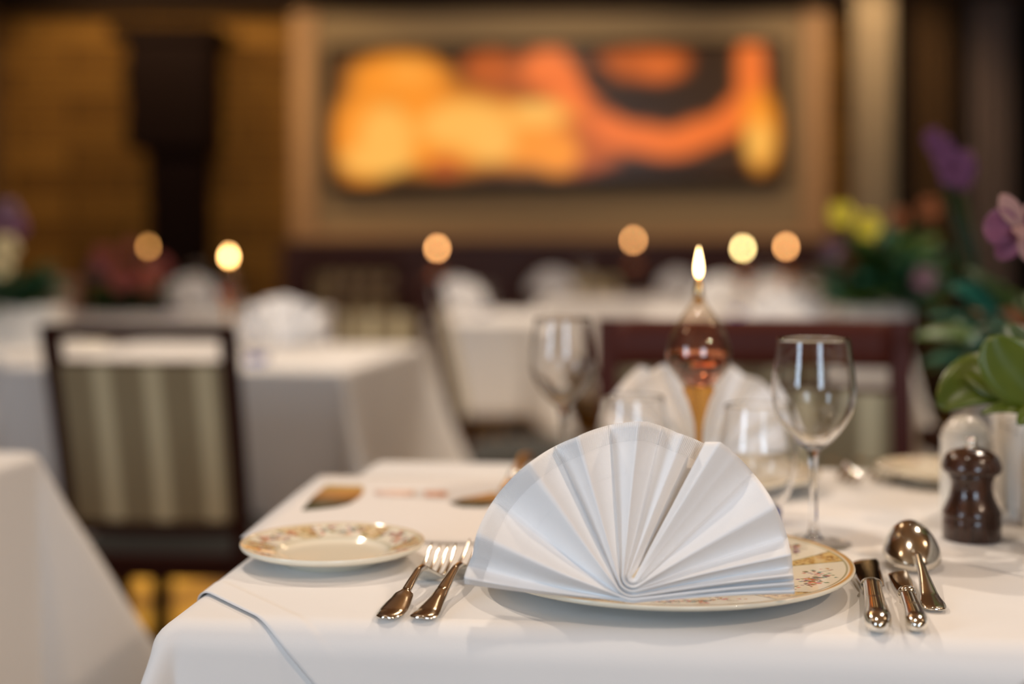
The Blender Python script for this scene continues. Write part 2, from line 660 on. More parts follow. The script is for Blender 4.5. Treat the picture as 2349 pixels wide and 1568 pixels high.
def curtain(px0, px1, m, label, z0=.05, z1=2.35, Y=7.85, waves=5, amp=.035):
    a, b = Q(px0, 0, Y).x, Q(px1, 0, Y).x
    rows = []
    n = waves * 10
    for z in np.linspace(z0, z1, 12):
        rows.append([(a + (b - a) * j / n, Y + amp * math.sin(2 * math.pi * waves * j / n) * (1 - .3 * (z - z0) / (z1 - z0)), z) for j in range(n + 1)])
    o = MB().grid(rows).build('curtain', m)
    s = o.modifiers.new('s', 'SOLIDIFY')
    s.thickness = .006
    return tag(o, label, 'curtain')


curtain(1962, 2048, mat('pale_curtain_fabric', lin(206, 190, 160), .8), 'pale cream curtain just right of the brick strip, far wall', Y=7.6)
curtain(2098, 2185, mat('brown_curtain_fabric', lin(112, 84, 52), .85), 'dim brown curtain between the pale and the grey curtains')
curtain(2228, 2318, mat('grey_curtain_fabric', lin(150, 130, 118), .85), 'greyish curtain nearest the right edge of the far wall', waves=4)

# tall dark cabinet on the left part of the far wall
cab = thing('tall_cabinet', 'tall near-black wooden cabinet with a wide cornice against the golden brick wall', 'cabinet', (Q(405, 0, 7.7).x, 7.78, 0))
k = 7.7 / F


def cabbox(name, x0, x1, y0, y1, d=.3):
    return MB().box((x0 - 405) * k, (x1 - 405) * k, -d / 2, d / 2, CZ - (y1 - HOR) * k, CZ - (y0 - HOR) * k, .012).build(name, M_black_wood, cab, smooth=False)


cabbox('cornice', 262, 512, 62, 92, .4)
cabbox('hood', 300, 492, 92, 345, .34)
cabbox('trunk', 346, 470, 345, 600, .26)
lowz = CZ - (600 - HOR) * k
MB().box(-.26, .26, -.17, .17, 0, lowz, .012).build('base', M_black_wood, cab, smooth=False)

# ------------------------------------------------------------------ backlit stone panel
lb = thing('backlit_panel', 'long backlit amber and orange stone panel glowing on the far wall', 'light panel', Q(1277, 262, 7.86), 0)
lb.rotation_euler = (0, math.radians(-.9), 0)
LW, LH = 1036 * 7.86 / F, 306 * 7.86 / F
MB().box(-LW / 2 - .03, LW / 2 + .03, 0, .1, -LH / 2 - .03, LH / 2 + .03, .02).build('housing', M_black_wood, lb, smooth=False)
nx, ny = 260, 80
gx, gz = np.meshgrid(np.linspace(0, 1, nx), np.linspace(0, 1, ny))
ZX = 190 + gx * 1880       # coordinates of the picture traced at 1.807x
ZY = 205 + (1 - gz) * 552 - (gx * 0)
base = np.array(lin(46, 24, 8))
img = np.ones((ny, nx, 3)) * base
Y1, O1, R1 = np.array(lin(255, 186, 82)), np.array(lin(255, 150, 36)), np.array(lin(246, 116, 42))
Rd, Dk = np.array(lin(190, 86, 22)), np.array(lin(34, 16, 6))


def blob(cx, cy, rx, ry, c, rot=0, wgt=1, soft=.35):
    a = math.radians(rot)
    dx, dy = ZX - cx, ZY - cy
    u = (dx * math.cos(a) + dy * math.sin(a)) / rx
    v = (-dx * math.sin(a) + dy * math.cos(a)) / ry
    q = np.sqrt(u * u + v * v)
    al = wgt * np.clip((1 + soft - q) / (2 * soft), 0, 1)
    al = al * al * (3 - 2 * al)
    img[:] = img * (1 - al[..., None]) + c * al[..., None]


for b in ((860, 290, 120, 70, Rd), (480, 320, 210, 95, O1), (1100, 300, 120, 90, R1), (1180, 400, 140, 80, R1, 40),
          (330, 560, 130, 200, O1), (650, 540, 330, 170, O1), (1000, 560, 260, 140, O1), (1240, 620, 150, 110, Rd),
          (1130, 640, 90, 90, O1), (1330, 520, 150, 60, R1, 40), (1500, 590, 190, 60, R1, 10), (1700, 580, 180, 62, R1, -18),
          (1860, 500, 110, 60, R1, -55), (1500, 280, 210, 62, Rd), (1560, 300, 90, 60, R1, 0, .5), (1940, 330, 60, 190, R1),
          (1975, 560, 70, 160, O1), (1970, 610, 50, 90, Y1), (420, 570, 110, 130, Y1), (380, 660, 140, 60, Y1),
          (750, 520, 190, 90, Y1), (850, 600, 100, 70, Y1), (1050, 480, 110, 50, Y1), (560, 440, 60, 40, O1), (520, 300, 100, 45, Y1, 0, .4),
          (960, 370, 160, 28, Rd, 5, .7), (660, 690, 70, 40, Rd), (1560, 430, 270, 60, Dk, -4), (1770, 320, 85, 130, Dk), (1300, 340, 60, 60, Dk, 30),
          (1500, 735, 260, 40, Dk), (1240, 240, 60, 40, Dk), (690, 240, 60, 30, Dk), (1060, 750, 600, 12, Dk)):
    blob(*b)
rng = np.random.RandomState(4)
vs = [(-LW / 2 + LW * x, -.012, -LH / 2 + LH * z) for z in np.linspace(0, 1, ny) for x in np.linspace(0, 1, nx)]
fs = [(j * nx + i, j * nx + i + 1, (j + 1) * nx + i + 1, (j + 1) * nx + i) for j in range(ny - 1) for i in range(nx - 1)]
M_lb = mat('backlit_onyx', (.05, .03, .01), .3)
nt = M_lb.node_tree
at = nt.nodes.new('ShaderNodeAttribute')
at.attribute_name = 'Col'
nt.links.new(at.outputs['Color'], nt.nodes['Principled BSDF'].inputs['Emission Color'])
nt.nodes['Principled BSDF'].inputs['Emission Strength'].default_value = .98
pf = mesh('glowing_panel', vs, fs, M_lb, lb, col=img.reshape(-1, 3))
sd = pf.modifiers.new('s', 'SOLIDIFY')
sd.thickness = .01


# ------------------------------------------------------------------ tables and cloths
class Table:
    def __init__(s, FL, ang, W, D, zt=.75):
        s.FL = Vector((FL[0], FL[1]))
        a = math.radians(ang)
        s.u = Vector((math.cos(a), math.sin(a)))
        s.v = Vector((-math.sin(a), math.cos(a)))
        s.W, s.D, s.zt, s.a = W, D, zt, a

    def at(s, u, v, z=0):
        p = s.FL + s.u * u + s.v * v
        return Vector((p.x, p.y, s.zt + z))

    def map(s, U, V, off=0.0, flare=.30, wave=.006, seed=0, r=.013):
        """cloth coordinates on the flat table plane -> draped 3D position (numpy arrays)"""
        uc, vc = np.clip(U, r, s.W - r), np.clip(V, r, s.D - r)
        ex, ey = U - uc, V - vc
        e = np.hypot(ex, ey)
        inv = 1 / np.maximum(e, 1e-9)
        nx_, ny_ = ex * inv, ey * inv
        rr = r + off
        q = rr * math.pi / 2
        hz = np.where(e < q, rr * np.sin(np.minimum(e, q) / rr), rr + np.maximum(e - q, 0) * .05)
        dn = np.where(e < q, rr * (1 - np.cos(np.minimum(e, q) / rr)), rr + np.maximum(e - q, 0))
        corner = 2 * np.abs(nx_ * ny_)
        per = uc + np.where(V > s.D, 5.3, 0) + np.where(U > s.W, 2.1, 0) + vc * 1.0
        grow = np.clip((e - .02) / .25, 0, 1.5)
        wv_ = np.sin(per * 19 + seed) * wave * grow + np.sin(per * 43 + seed * 2) * wave * .35 * grow
        fl = flare * corner ** 1.5 * np.maximum(e - .012, 0)
        tw = np.sin(np.arctan2(np.abs(ey), np.abs(ex)) * 6 + seed) * corner * np.maximum(e - .02, 0) * .16
        hz = hz + wv_ * (e > 0) + fl + tw
        dn = dn * (1 - .06 * corner)
        lu = uc + nx_ * hz
        lv = vc + ny_ * hz
        X = s.FL.x + s.u.x * lu + s.v.x * lv
        Y = s.FL.y + s.u.y * lu + s.v.y * lv
        Z = s.zt + off - dn
        return np.stack([X, Y, Z], -1)

    def cloth(s, name, label, over, m, step=.02, group=None, **kw):
        def axis(L):
            a = list(np.arange(-over, -.04, step)) + list(np.linspace(-.034, .032, 19)) + list(np.arange(.05, L - .04, step * 1.5)) + \
                list(np.linspace(L - .032, L + .034, 19)) + list(np.arange(L + .04, L + over + 1e-6, step))
            return np.array(a)
        U, V = np.meshgrid(axis(s.W), axis(s.D))
        p = s.map(U, V, **kw)
        c = s.at(s.W / 2, s.D / 2)
        org = Vector((c.x, c.y, s.zt))
        a, b = U.shape
        vs = (p.reshape(-1, 3) - np.array(org))
        fs = [(i * b + j, i * b + j + 1, (i + 1) * b + j + 1, (i + 1) * b + j) for i in range(a - 1) for j in range(b - 1)]
        o = mesh(name, vs, fs, m, loc=org)
        sd = o.modifiers.new('s', 'SOLIDIFY')
        sd.thickness = .0012
        sd.offset = -1
        return tag(o, label, 'tablecloth', group)

    def furniture(s, label, group=None):
        c = s.at(s.W / 2, s.D / 2)
        t = thing('dining_table', label, 'table', (c.x, c.y, 0), s.a, group)
        hw, hd = s.W / 2 - .011, s.D / 2 - .011
        MB().box(-hw, hw, -hd, hd, s.zt - .033, s.zt - .0030, .0145).build('tabletop', M_wood_dark, t, smooth=False)
        for x in (-hw + .08, hw - .08):
            for y in (-hd + .08, hd - .08):
                MB().box(x - .02, x + .02, y - .02, y + .02, 0, s.zt - .03, .004).build('leg', M_wood_dark, t, smooth=False)
        return t


T0 = Table((-.2466, .966), -6.5, 1.05, .715)
T0.furniture('dark wooden table under the front white cloths, laid for dinner')
T0.cloth('tablecloth', 'white base tablecloth of the front table, showing at its left corner', .34, M_linen, step=.016, r=.020, flare=.34, wave=.004, seed=1.2)
# the overlay laid diagonally: its hem crosses the front left corner
p0 = Vector((-.2395, 1.064))
da, db = Vector((.585, -.811)), Vector((.811, .585))
ss = np.concatenate([np.linspace(-.95, -.3, 90), np.linspace(-.295, .475, 156)])
tt = np.concatenate([np.linspace(0, .022, 9), [.0235, .0275], np.linspace(.033, 1.05, 203)])
SS, TT = np.meshgrid(ss, tt)
WX = p0.x + SS * da.x + TT * db.x - T0.FL.x
WY = p0.y + SS * da.y + TT * db.y - T0.FL.y
U = WX * T0.u.x + WY * T0.u.y
V = WX * T0.v.x + WY * T0.v.y
hemlift = np.where(TT < .023, .0006, 0)
pp = T0.map(U, V, off=.0026, flare=.34, wave=.004, seed=1.2, r=.020)
pp[..., 2] += hemlift
a, b = SS.shape
org = Vector((.25, 1.3, .75))
fs = [(i * b + j, i * b + j + 1, (i + 1) * b + j + 1, (i + 1) * b + j) for i in range(a - 1) for j in range(b - 1)]
ov = mesh('tablecloth_overlay', pp.reshape(-1, 3) - np.array(org), fs, M_linen2, loc=org)
sd = ov.modifiers.new('s', 'SOLIDIFY')
sd.thickness = .0011
sd.offset = -1
tag(ov, 'white overlay cloth laid diagonally on the front table, its hem crossing the corner', 'tablecloth')
ZT = .7528


# ------------------------------------------------------------------ china
def plate(name, label, cat, R, zl, well, loc, nA, seed, wellz=.010, paint=True, group=None, fade=1.0):
    """plate with a printed border held in a colour attribute"""
    prof = [(0, .0035), (well * .80, .0035), (well * .84, 0), (well * .90, 0), (well * .93, .004), (well * 1.06, .007),
            (R * .90, zl - .0065), (R * .985, zl - .0035), (R, zl - .0015), (R * .997, zl), (R * .985, zl + .0002)]
    nr = 34 if paint and nA > 300 else 12
    for i in range(1, nr + 1):
        q = i / nr
        r = R * .985 + (well * 1.04 - R * .985) * q
        prof.append((r, zl + (wellz + .0035 - zl) * (q ** .85)))
    prof += [(well * .98, wellz + .0016), (well * .90, wellz + .0004), (well * .75, wellz), (well * .4, wellz), (0, wellz)]
    mb = MB().lathe(prof, nA)
    v = np.array(mb.v)
    r = np.hypot(v[:, 0], v[:, 1])
    th = np.arctan2(v[:, 1], v[:, 0])
    # the printed border belongs to the top side only
    top = np.tile(np.array([i >= 9 for i in range(len(prof))]), nA)
    cream = np.array(lin(238, 230, 210))
    col = np.ones((len(v), 3)) * cream
    rin, rout = well * 1.04, R * .985
    sp = (r - rin) / (rout - rin)
    gold, olive, brown = np.array(lin(196, 144, 54)), np.array(lin(132, 124, 60)), np.array(lin(150, 96, 40))

    def put(mask, c, a=1):
        mask = mask & top
        col[mask] = col[mask] * (1 - a * fade) + np.array(c) * a * fade
    rs = np.random.RandomState(seed)
    n = 6
    put((sp > .955) & (sp < 1.02), gold, .85)
    put((sp > .89) & (sp < .935), olive, .75)
    put((sp > -.02) & (sp < .03), olive, .6)
    arc = 2 * math.pi / n
    for k_ in range(n):
        c0 = k_ * arc + .06
        d = (th - c0 + math.pi) % (2 * math.pi) - math.pi
        s_ = d * r
        half = .006 + .012 * np.clip(sp, 0, 1) ** 1.2
        cur = s_ - .010 * (np.clip(sp, 0, 1) - .5)
        band = (np.abs(cur) < half) & (sp > .03) & (sp < .9)
        put(band, lin(222, 190, 122), .9)
        edge = (np.abs(np.abs(cur) - half) < .0008) & (sp > .03) & (sp < .9)
        put(edge, olive, .9)
        for _ in range(120):      # scroll work inside the band
            cs, cp = rs.uniform(-.016, .016), rs.uniform(.08, .86)
            rad = rs.uniform(.0006, .0014)
            g = (np.hypot(cur - cs, (sp - cp) * (rout - rin)) < rad) & band
            put(g, [gold, brown, lin(120, 60, 40)][rs.randint(3)], .85)
        # a floral spray between two bands
        m0 = c0 + arc / 2
        d = (th - m0 + math.pi) % (2 * math.pi) - math.pi
        s_ = d * r
        q_ = (sp - .5) * (rout - rin)
        for sgn in (-1, 1):
            wave = .004 * np.sin(s_ * 260 * sgn) + sgn * s_ * .15
            put((np.abs(q_ - wave) < .0007) & (s_ * sgn > .002) & (s_ * sgn < .030), lin(110, 70, 44), .8)
        for _ in range(120):
            cs = rs.normal(0, .015)
            cq = .004 * math.sin(cs * 260) + rs.normal(0, .0042)
            rad = rs.uniform(.0007, .0021)
            c = [lin(206, 96, 78), lin(222, 140, 120), lin(70, 130, 120), lin(200, 140, 60), lin(120, 60, 60), lin(96, 128, 76),
                 lin(150, 110, 150)][rs.randint(7)]
            put((np.hypot(s_ - cs, q_ - cq) < rad) & (sp > .06) & (sp < .88), c, .85)
    o = mb.build(name, M_china, loc=loc, col=col)
    return tag(o, label, cat, group)


PC = P(1519, 1309, ZT + .018)
PC = Vector((.1145, 1.0675, ZT))
plate('dinner_plate', 'large cream dinner plate with painted floral border under the front napkin', 'plate', .1395, .018, .088, PC, 1300, 3)
SPC = Vector((-.1435, 1.140, ZT))
plate('side_plate', 'small floral-rimmed side plate left of the forks on the front table', 'plate', .0735, .0165, .044, SPC, 560, 8, wellz=.006, fade=.6)
plate('side_plate', 'out-of-focus side plate at the far right of the front table', 'plate', .073, .0165, .044, Vector((.462, 1.515, ZT)), 200, 9, wellz=.006, fade=.3)
OPC = Vector((.203, 1.49, ZT))
plate('dinner_plate', 'far dinner plate under the napkin behind the oil candle', 'plate', .118, .018, .074, OPC, 300, 5, fade=.3)

# ------------------------------------------------------------------ the fan-folded napkin
PIV = (1453.0, 1322.0)
YN = .942


def fan_napkin(name, label, cat, detail=9, group=None):
    """accordion fan: each pleat line is a taut strand from the left edge, round the gathered foot, to the right edge"""
    # (left angle, right angle, radius round the gather, depth of the pleat line [+ = away], right depth)
    rows = [(54.0, 62.0, 3.2, .016, -.006), (64, 57.5, 7, .014, -.017), (70.5, 50.0, 13, -.003, -.008), (79, 41.0, 19, .013, .010), (88, 26.5, 24, -.013, -.013),
            (99, 14.6, 29, .013, .009), (112, 8.0, 34, -.014, -.011), (121, 3.5, 39, .012, .006), (133, .5, 45.5, -.015, -.010), (151.5, -1.0, 51, .012, .003),
            (165, -2.4, 53, -.013, -.010), (176, -4.0, 54.5, .006, .000), (180.5, -5.2, 56, -.004, -.008), (182.5, -6.2, 57, .003, .002)]
    RLa = [55, 60.5, 73, 85, 99, 112.5, 130.8, 151.6, 164.6, 172, 180, 184]
    RLr = [350, 346, 345, 357, 352, 346, 353, 366, 373, 373, 388, 388]
    RRa = [-6, 1.7, 14.6, 26, 41.5, 57, 62]
    RRr = [372, 366, 365, 364.5, 363, 368, 350]
    px = YN / F
    grid, uv = [], []
    K = len(rows)
    nT = (K - 1) * detail
    for it in range(nT + 1):
        t = it / detail
        i = min(int(t), K - 2)
        fr_ = t - i
        A, B = rows[i], rows[i + 1]
        L = lambda j: A[j] + (B[j] - A[j]) * fr_
        sm = fr_ * fr_ * (3 - 2 * fr_)
        sm = .35 * sm + .65 * fr_
        dl = A[3] + (B[3] - A[3]) * sm
        dr = A[4] + (B[4] - A[4]) * sm
        # a plump bead between neighbouring strands at the gather
        bead = .5 * (dl + dr) / .013 * .0026
        pl, pr, b_ = math.radians(L(0)), math.radians(L(1)), L(2)
        RL, RR = interp(L(0), RLa, RLr), interp(L(1), RRa, RRr)
        al = pl + math.acos(b_ / RL)
        ar = 2 * math.pi + pr - math.acos(b_ / RR)
        row, ru = [], []
        tl = (b_ * math.cos(al), b_ * math.sin(al))
        ol = (RL * math.cos(pl), RL * math.sin(pl))
        tr = (b_ * math.cos(ar), b_ * math.sin(ar))
        orr = (RR * math.cos(pr), RR * math.sin(pr))
        N1, N2 = 26, 16
        pts = []
        for j in range(N1):
            q = 1 - j / N1            # 1 at the edge
            pts.append((tl[0] + (ol[0] - tl[0]) * q, tl[1] + (ol[1] - tl[1]) * q, q, -1))
        for j in range(N2 + 1):
            g = al + (ar - al) * j / N2
            pts.append((b_ * math.cos(g), b_ * math.sin(g), 0, 0))
        for j in range(1, N1 + 1):
            q = j / N1
            pts.append((tr[0] + (orr[0] - tr[0]) * q, tr[1] + (orr[1] - tr[1]) * q, q, 1))
        for (x, y, q, side) in pts:
            d = dl if side < 0 else dr
            # pleats open quickly out of the gather, then stay parallel
            g = q ** .8
            bow = .0
            depth = d * g * 1.0 + bead * (1 - g) + (-.006) * (1 - min(1, q * 2.2)) ** 2
            # sag of the long low strands
            sag = 0
            if side != 0:
                low = max(0, 1 - abs(y) / 160)
                sag = -6 * math.sin(math.pi * min(q, 1)) * low * (1 if side < 0 else -.6)
            dY = depth + max(0, y) * px * .36
            pt = Q(PIV[0] + x, PIV[1] - (y + sag), YN + dY) - Q(PIV[0], PIV[1], YN)
            row.append(tuple(pt))
            ru.append(((1 - q) * RL * px if side < 0 else .2, (L(0) / 57.3) * RL * px * .97))
        grid.append(row)
        uv += ru
    mb = MB().grid(grid)
    o = mb.build(name, M_napkin, uv=uv)
    sd = o.modifiers.new('s', 'SOLIDIFY')
    sd.thickness = .0012
    sd.offset = 1
    return tag(o, label, cat, group)


NAP = 'napkin'
nap = fan_napkin('napkin', 'sharp white linen napkin folded into a fan on the front dinner plate', NAP)
npos = Q(PIV[0], PIV[1], YN)
nap.location = npos
# far napkin, behind the oil candle
nap2 = dup(nap, 'blurred fan-folded napkin behind the oil candle on the front table')
nap2.location = Vector((.2, 1.56, ZT + .033))
nap2.rotation_euler = (0, 0, math.radians(180 - 4))


# ------------------------------------------------------------------ glassware
def shell(prof_out, thick, extra=0):
    """closed profile of a thin-walled bowl from its outer outline (bottom centre to rim)"""
    n_ = len(prof_out) - 1
    inner = [(max(r - thick, 0), z + thick * .5 + extra * (1 - i / n_) ** 4) for i, (r, z) in enumerate(prof_out)]
    inner[-1] = (prof_out[-1][0] - thick, prof_out[-1][1])
    return prof_out + [(prof_out[-1][0] - thick / 2, prof_out[-1][1] + thick * .4)] + inner[::-1]


def smooth_prof(pts, n=4):
    out = []
    for i in range(len(pts) - 1):
        p0_, p1, p2, p3 = pts[max(i - 1, 0)], pts[i], pts[i + 1], pts[min(i + 2, len(pts) - 1)]
        for j in range(n):
            t = j / n
            out.append(tuple(.5 * ((2 * p1[k_]) + (-p0_[k_] + p2[k_]) * t + (2 * p0_[k_] - 5 * p1[k_] + 4 * p2[k_] - p3[k_]) * t * t +
                                   (-p0_[k_] + 3 * p1[k_] - 3 * p2[k_] + p3[k_]) * t ** 3) for k_ in (0, 1)))
    out.append(pts[-1])
    return [(max(r, 0), z) for r, z in out]


def wine_glass(label, loc, group=None, n=56):
    t = thing('wine_glass', label, 'wine glass', loc, 0, group)
    bowl = smooth_prof([(0, .0795), (.006, .080), (.013, .0845), (.024, .0965), (.0320, .110), (.0352, .124), (.0345, .142), (.0318, .160), (.0302, .1735)], 4)
    MB().lathe(shell(bowl, .0011, .0045), n).build('bowl', M_glass, t)
    st_ = smooth_prof([(.0068, .0805), (.0046, .074), (.0036, .060), (.0034, .035), (.0036, .018), (.0052, .009), (.009, .0048)], 3)
    MB().lathe([(0, .0805)] + st_ + [(0, .0046)], 28).build('stem', M_glass, t)
    ft = [(0, .0054), (.009, .0044), (.018, .0026), (.028, .0016), (.0315, .0012), (.032, .0007), (.0315, .0002), (0, .0002)]
    MB().lathe(ft, n).build('foot', M_thin, t)
    return t


def tumbler(label, loc, group=None, n=56):
    t = thing('water_tumbler', label, 'tumbler', loc, 0, group)
    o = smooth_prof([(0, .0135), (.017, .0135), (.0215, .016), (.0285, .026), (.0348, .044), (.0362, .060), (.0345, .078), (.0318, .094), (.0300, .106)], 4)
    MB().lathe(shell(o, .0013), n).build('body', M_glass, t)
    MB().lathe(smooth_prof([(0, .0004), (.0175, .0004), (.0195, .002), (.0215, .007), (.0212, .0128), (.017, .0134), (0, .0134)], 3), n).build('blue_base', M_blue, t)['label'] = 'cobalt blue glass base'
    return t


WG = Vector((.2555, 1.205, ZT))
wg = wine_glass('clear wine glass standing right behind the front dinner plate', WG)
dup(wg, 'clear wine glass left of the oil candle, partly behind the front napkin', Vector((.0545, 1.52, ZT)))
tb = tumbler('clear water tumbler with blue base between front napkin and nearer wine glass', Vector(((1738 - 1174.5) / F * 1.30, 1.300, ZT)))
dup(tb, 'blurred water tumbler left of the candle, just above the front napkin', Vector(((1452 - 1174.5) / F * 1.37, 1.37, ZT)))


# ------------------------------------------------------------------ oil candle
def flame_prof(h, r, z0):
    return [(0, z0)] + [(r * math.sin(math.pi * q ** .62) ** .8 * (1 - .25 * q) if 0 < q < 1 else 0, z0 + h * q) for q in np.linspace(.04, 1, 14)]


def oil_candle(label, loc, fm, n=48, group=None, k=1.0):
    t = thing('oil_candle', label, 'candle', loc, 0, group)
    P_ = .000405
    zz = lambda y: CZ - (y - HOR) * 1.32 / F - ZT
    body = [(0, zz(888)), (35 * P_, zz(885)), (48 * P_, zz(870)), (63 * P_, zz(850)), (72 * P_, zz(835)), (75 * P_, zz(815)), (72 * P_, zz(790)), (61 * P_, zz(760)),
            (44 * P_, zz(730)), (22 * P_, zz(700)), (14 * P_, zz(680)), (12 * P_, zz(664))]
    MB().lathe(shell(smooth_prof(body, 4), .0009), n).build('glass_bulb', M_bulb2, t)
    oil = smooth_prof([(0, zz(885)), (32 * P_, zz(882)), (45 * P_, zz(867)), (59 * P_, zz(848)), (69 * P_, zz(832)), (71.5 * P_, zz(815)), (70.5 * P_, zz(804))], 4)
    MB().lathe(oil + [(0, zz(804))], n).build('oil', M_oil, t)
    st_ = [(0, zz(888.5)), (36 * P_, zz(888.5)), (25 * P_, zz(920)), (14 * P_, zz(957)), (9 * P_, zz(990)), (8 * P_, zz(1030)), (8 * P_, zz(1120)), (13 * P_, zz(1165)), (0, zz(1166))]
    MB().lathe(smooth_prof(st_, 3), n).build('amber_stem', M_amber, t)
    MB().lathe([(0, zz(1160)), (.012, zz(1166)), (.028, .003), (.030, .001), (.0295, 0), (0, 0)], n).build('foot', M_thin, t)
    MB().lathe([(0, zz(700)), (8 * P_, zz(698)), (9.5 * P_, zz(672)), (9.5 * P_, zz(650)), (5 * P_, zz(646)), (3 * P_, zz(633)), (0, zz(633))], 16).build('wick_holder', M_brass, t)
    MB().lathe(flame_prof(.0290, .0041, zz(637)), 20).build('flame', fm, t)
    return t


CPOS = Vector(((1603 - 1174.5) / F * 1.32, 1.32, ZT))
cd = oil_candle('teardrop glass oil candle with pink oil, lit, at the centre of the front table', CPOS, M_flame_near)
d = bpy.data.lights.new('candle_light', 'POINT')
d.energy = .25
d.color = (1, .55, .22)
d.shadow_soft_size = .006
lo = bpy.data.objects.new('candle_light', d)
C.objects.link(lo)
lo.location = CPOS + Vector((0, 0, .252))


# ------------------------------------------------------------------ cutlery
def frame2(tail, head):
    """matrix with local +y from tail to head on the table"""
    dv = Vector((head.x - tail.x, head.y - tail.y))
    return dv.length, math.atan2(-dv.x, dv.y)


def fork(name, label, tail, head, style, hw=.0122, group=None):
    L, rz = frame2(tail, head)
    t = thing(name, label, 'fork', (tail.x, tail.y, ZT), rz, group)
    if style == 'fiddle':
        hs = [(0, .0020), (.012, .0060), (.03, .0082), (.07, .0096), (.13, .0100), (.19, .0092), (.25, .0078), (.285, .0070), (.298, .0048), (.32, .0036), (.42, .0031), (.53, .0028), (.62, .0031)]
    else:
        hs = [(0, .0030), (.012, .0078), (.03, .0096), (.06, .0098), (.12, .0084), (.2, .0066), (.3, .0050), (.42, .0037), (.53, .0031), (.62, .0033)]
    zs = [(0, .0028), (.1, .0030), (.25, .0062), (.4, .0115), (.52, .0150), (.6, .0148), (.66, .0100), (.70, .0052)]
    zf = lambda s_: interp(s_, [q[0] for q in zs], [q[1] for q in zs])
    st_ = []
    for s_ in np.concatenate([[0, .006, .012, .02, .03], np.linspace(.045, .62, 44)]):
        w_ = interp(s_, [q[0] for q in hs], [q[1] for q in hs])
        th = interp(s_, [0, .1, .3, .5, .62], [.0009, .0012, .0016, .0021, .0020])
        st_.append((s_ * L, w_, zf(s_), th, .0012 * (1 if s_ < .3 else .4)))
    MB().loft(st_, 18).build('handle', M_silver, t)
    st_ = []
    for s_, w_, z_, th in ((.612, .0031, .0147, .0019), (.635, .0042, .0126, .0014), (.655, .0078, .0098, .0012), (.672, .0110, .0070, .0011),
                           (.69, hw, .0048, .0011), (.71, hw + .0003, .0034, .0011), (.735, hw, .0026, .0010)):
        st_.append((s_ * L, w_, z_, th, -.0016))
    MB().loft(st_, 18).build('fork_head', M_silver, t)
    for k_ in range(4):
        x = (k_ - 1.5) * (hw * 2 - .0040) / 3
        rt, pts = [], []
        for q in np.linspace(0, 1, 10):
            s_ = .725 + .275 * q
            z_ = .0022 + .0016 * (abs(k_ - 1.5) > 1) + .0150 * q ** 1.7
            pts.append((x * (1 - .06 * q), s_ * L, z_))
            rt.append(.0017 * (1 - .35 * q) if q < .97 else .0004)
        MB().tube(pts, rt, 8).build('tine', M_silver, t)
    return t


fork('fork', 'outer silver fork beside the side plate, with a shouldered fiddle-shaped handle end', P(884, 1428, ZT), P(1019, 1248, ZT + .0175), 'fiddle')
fork('fork', 'inner silver fork with a flared handle end, its tines behind the napkin tip', P(966, 1428, ZT), P(1106, 1240, ZT + .0175), 'flared', hw=.0128)


def knife(label, tail, head, hf, hw, bw, group=None):
    L, rz = frame2(tail, head)
    t = thing('table_knife', label, 'knife', (tail.x, tail.y, ZT), rz, group)
    LH_ = L * hf
    hs = [(0, .15), (.015, .45), (.04, .75), (.09, .96), (.16, 1.0), (.28, .95), (.5, .82), (.75, .74), (.93, .72), (1, .74)]
    st_ = []
    for s_ in np.concatenate([[0, .008, .02, .035, .055], np.linspace(.08, 1, 26)]):
        w_ = interp(s_, [q[0] for q in hs], [q[1] for q in hs]) * hw
        th = w_ * (.82 if s_ < .5 else .78)
        st_.append((s_ * LH_, w_, hw * .82 + .0004 - (hw * .82 - .0055) * max(0, s_ - .15) * .6, th))
    MB().loft(st_, 20).build('handle', M_silver, t)
    MB().loft([(LH_ - .004, hw * .60, .0062, .0050), (LH_ - .002, hw * .84, .0060, .0058), (LH_ + .003, hw * .88, .0058, .0058), (LH_ + .0065, hw * .78, .0054, .004),
               (LH_ + .009, hw * .55, .005, .002)], 20).build('bolster', M_silver, t)
    LB = L - LH_
    # blade: straight spine on the right, rounded belly on the left
    st_ = []
    for q in np.linspace(0, 1, 22):
        right = bw * (.80 if q < .9 else .80 - (q - .9) * 1.2)
        left = -bw * (interp(q, [0, .1, .3, .6, .8, .92, .97, 1], [.55, .72, .88, 1.05, 1.1, .8, .4, -.35]))
        c_, h_ = (right + left) / 2, max((right - left) / 2, .0004)
        st_.append((LH_ + .006 + LB * q, h_, .0048 + .0006 * q, .0007, .0002, c_))
    MB().loft(st_, 14).build('blade', M_blade, t)
    return t


knife('larger silver table knife right of the front dinner plate', P(2016, 1463, ZT), P(1990, 1287, ZT + .005), .58, .0090, .0118)
knife('smaller silver knife lying between the larger knife and the spoon', P(2106, 1459, ZT), P(2064, 1314, ZT + .005), .56, .0074, .0088)


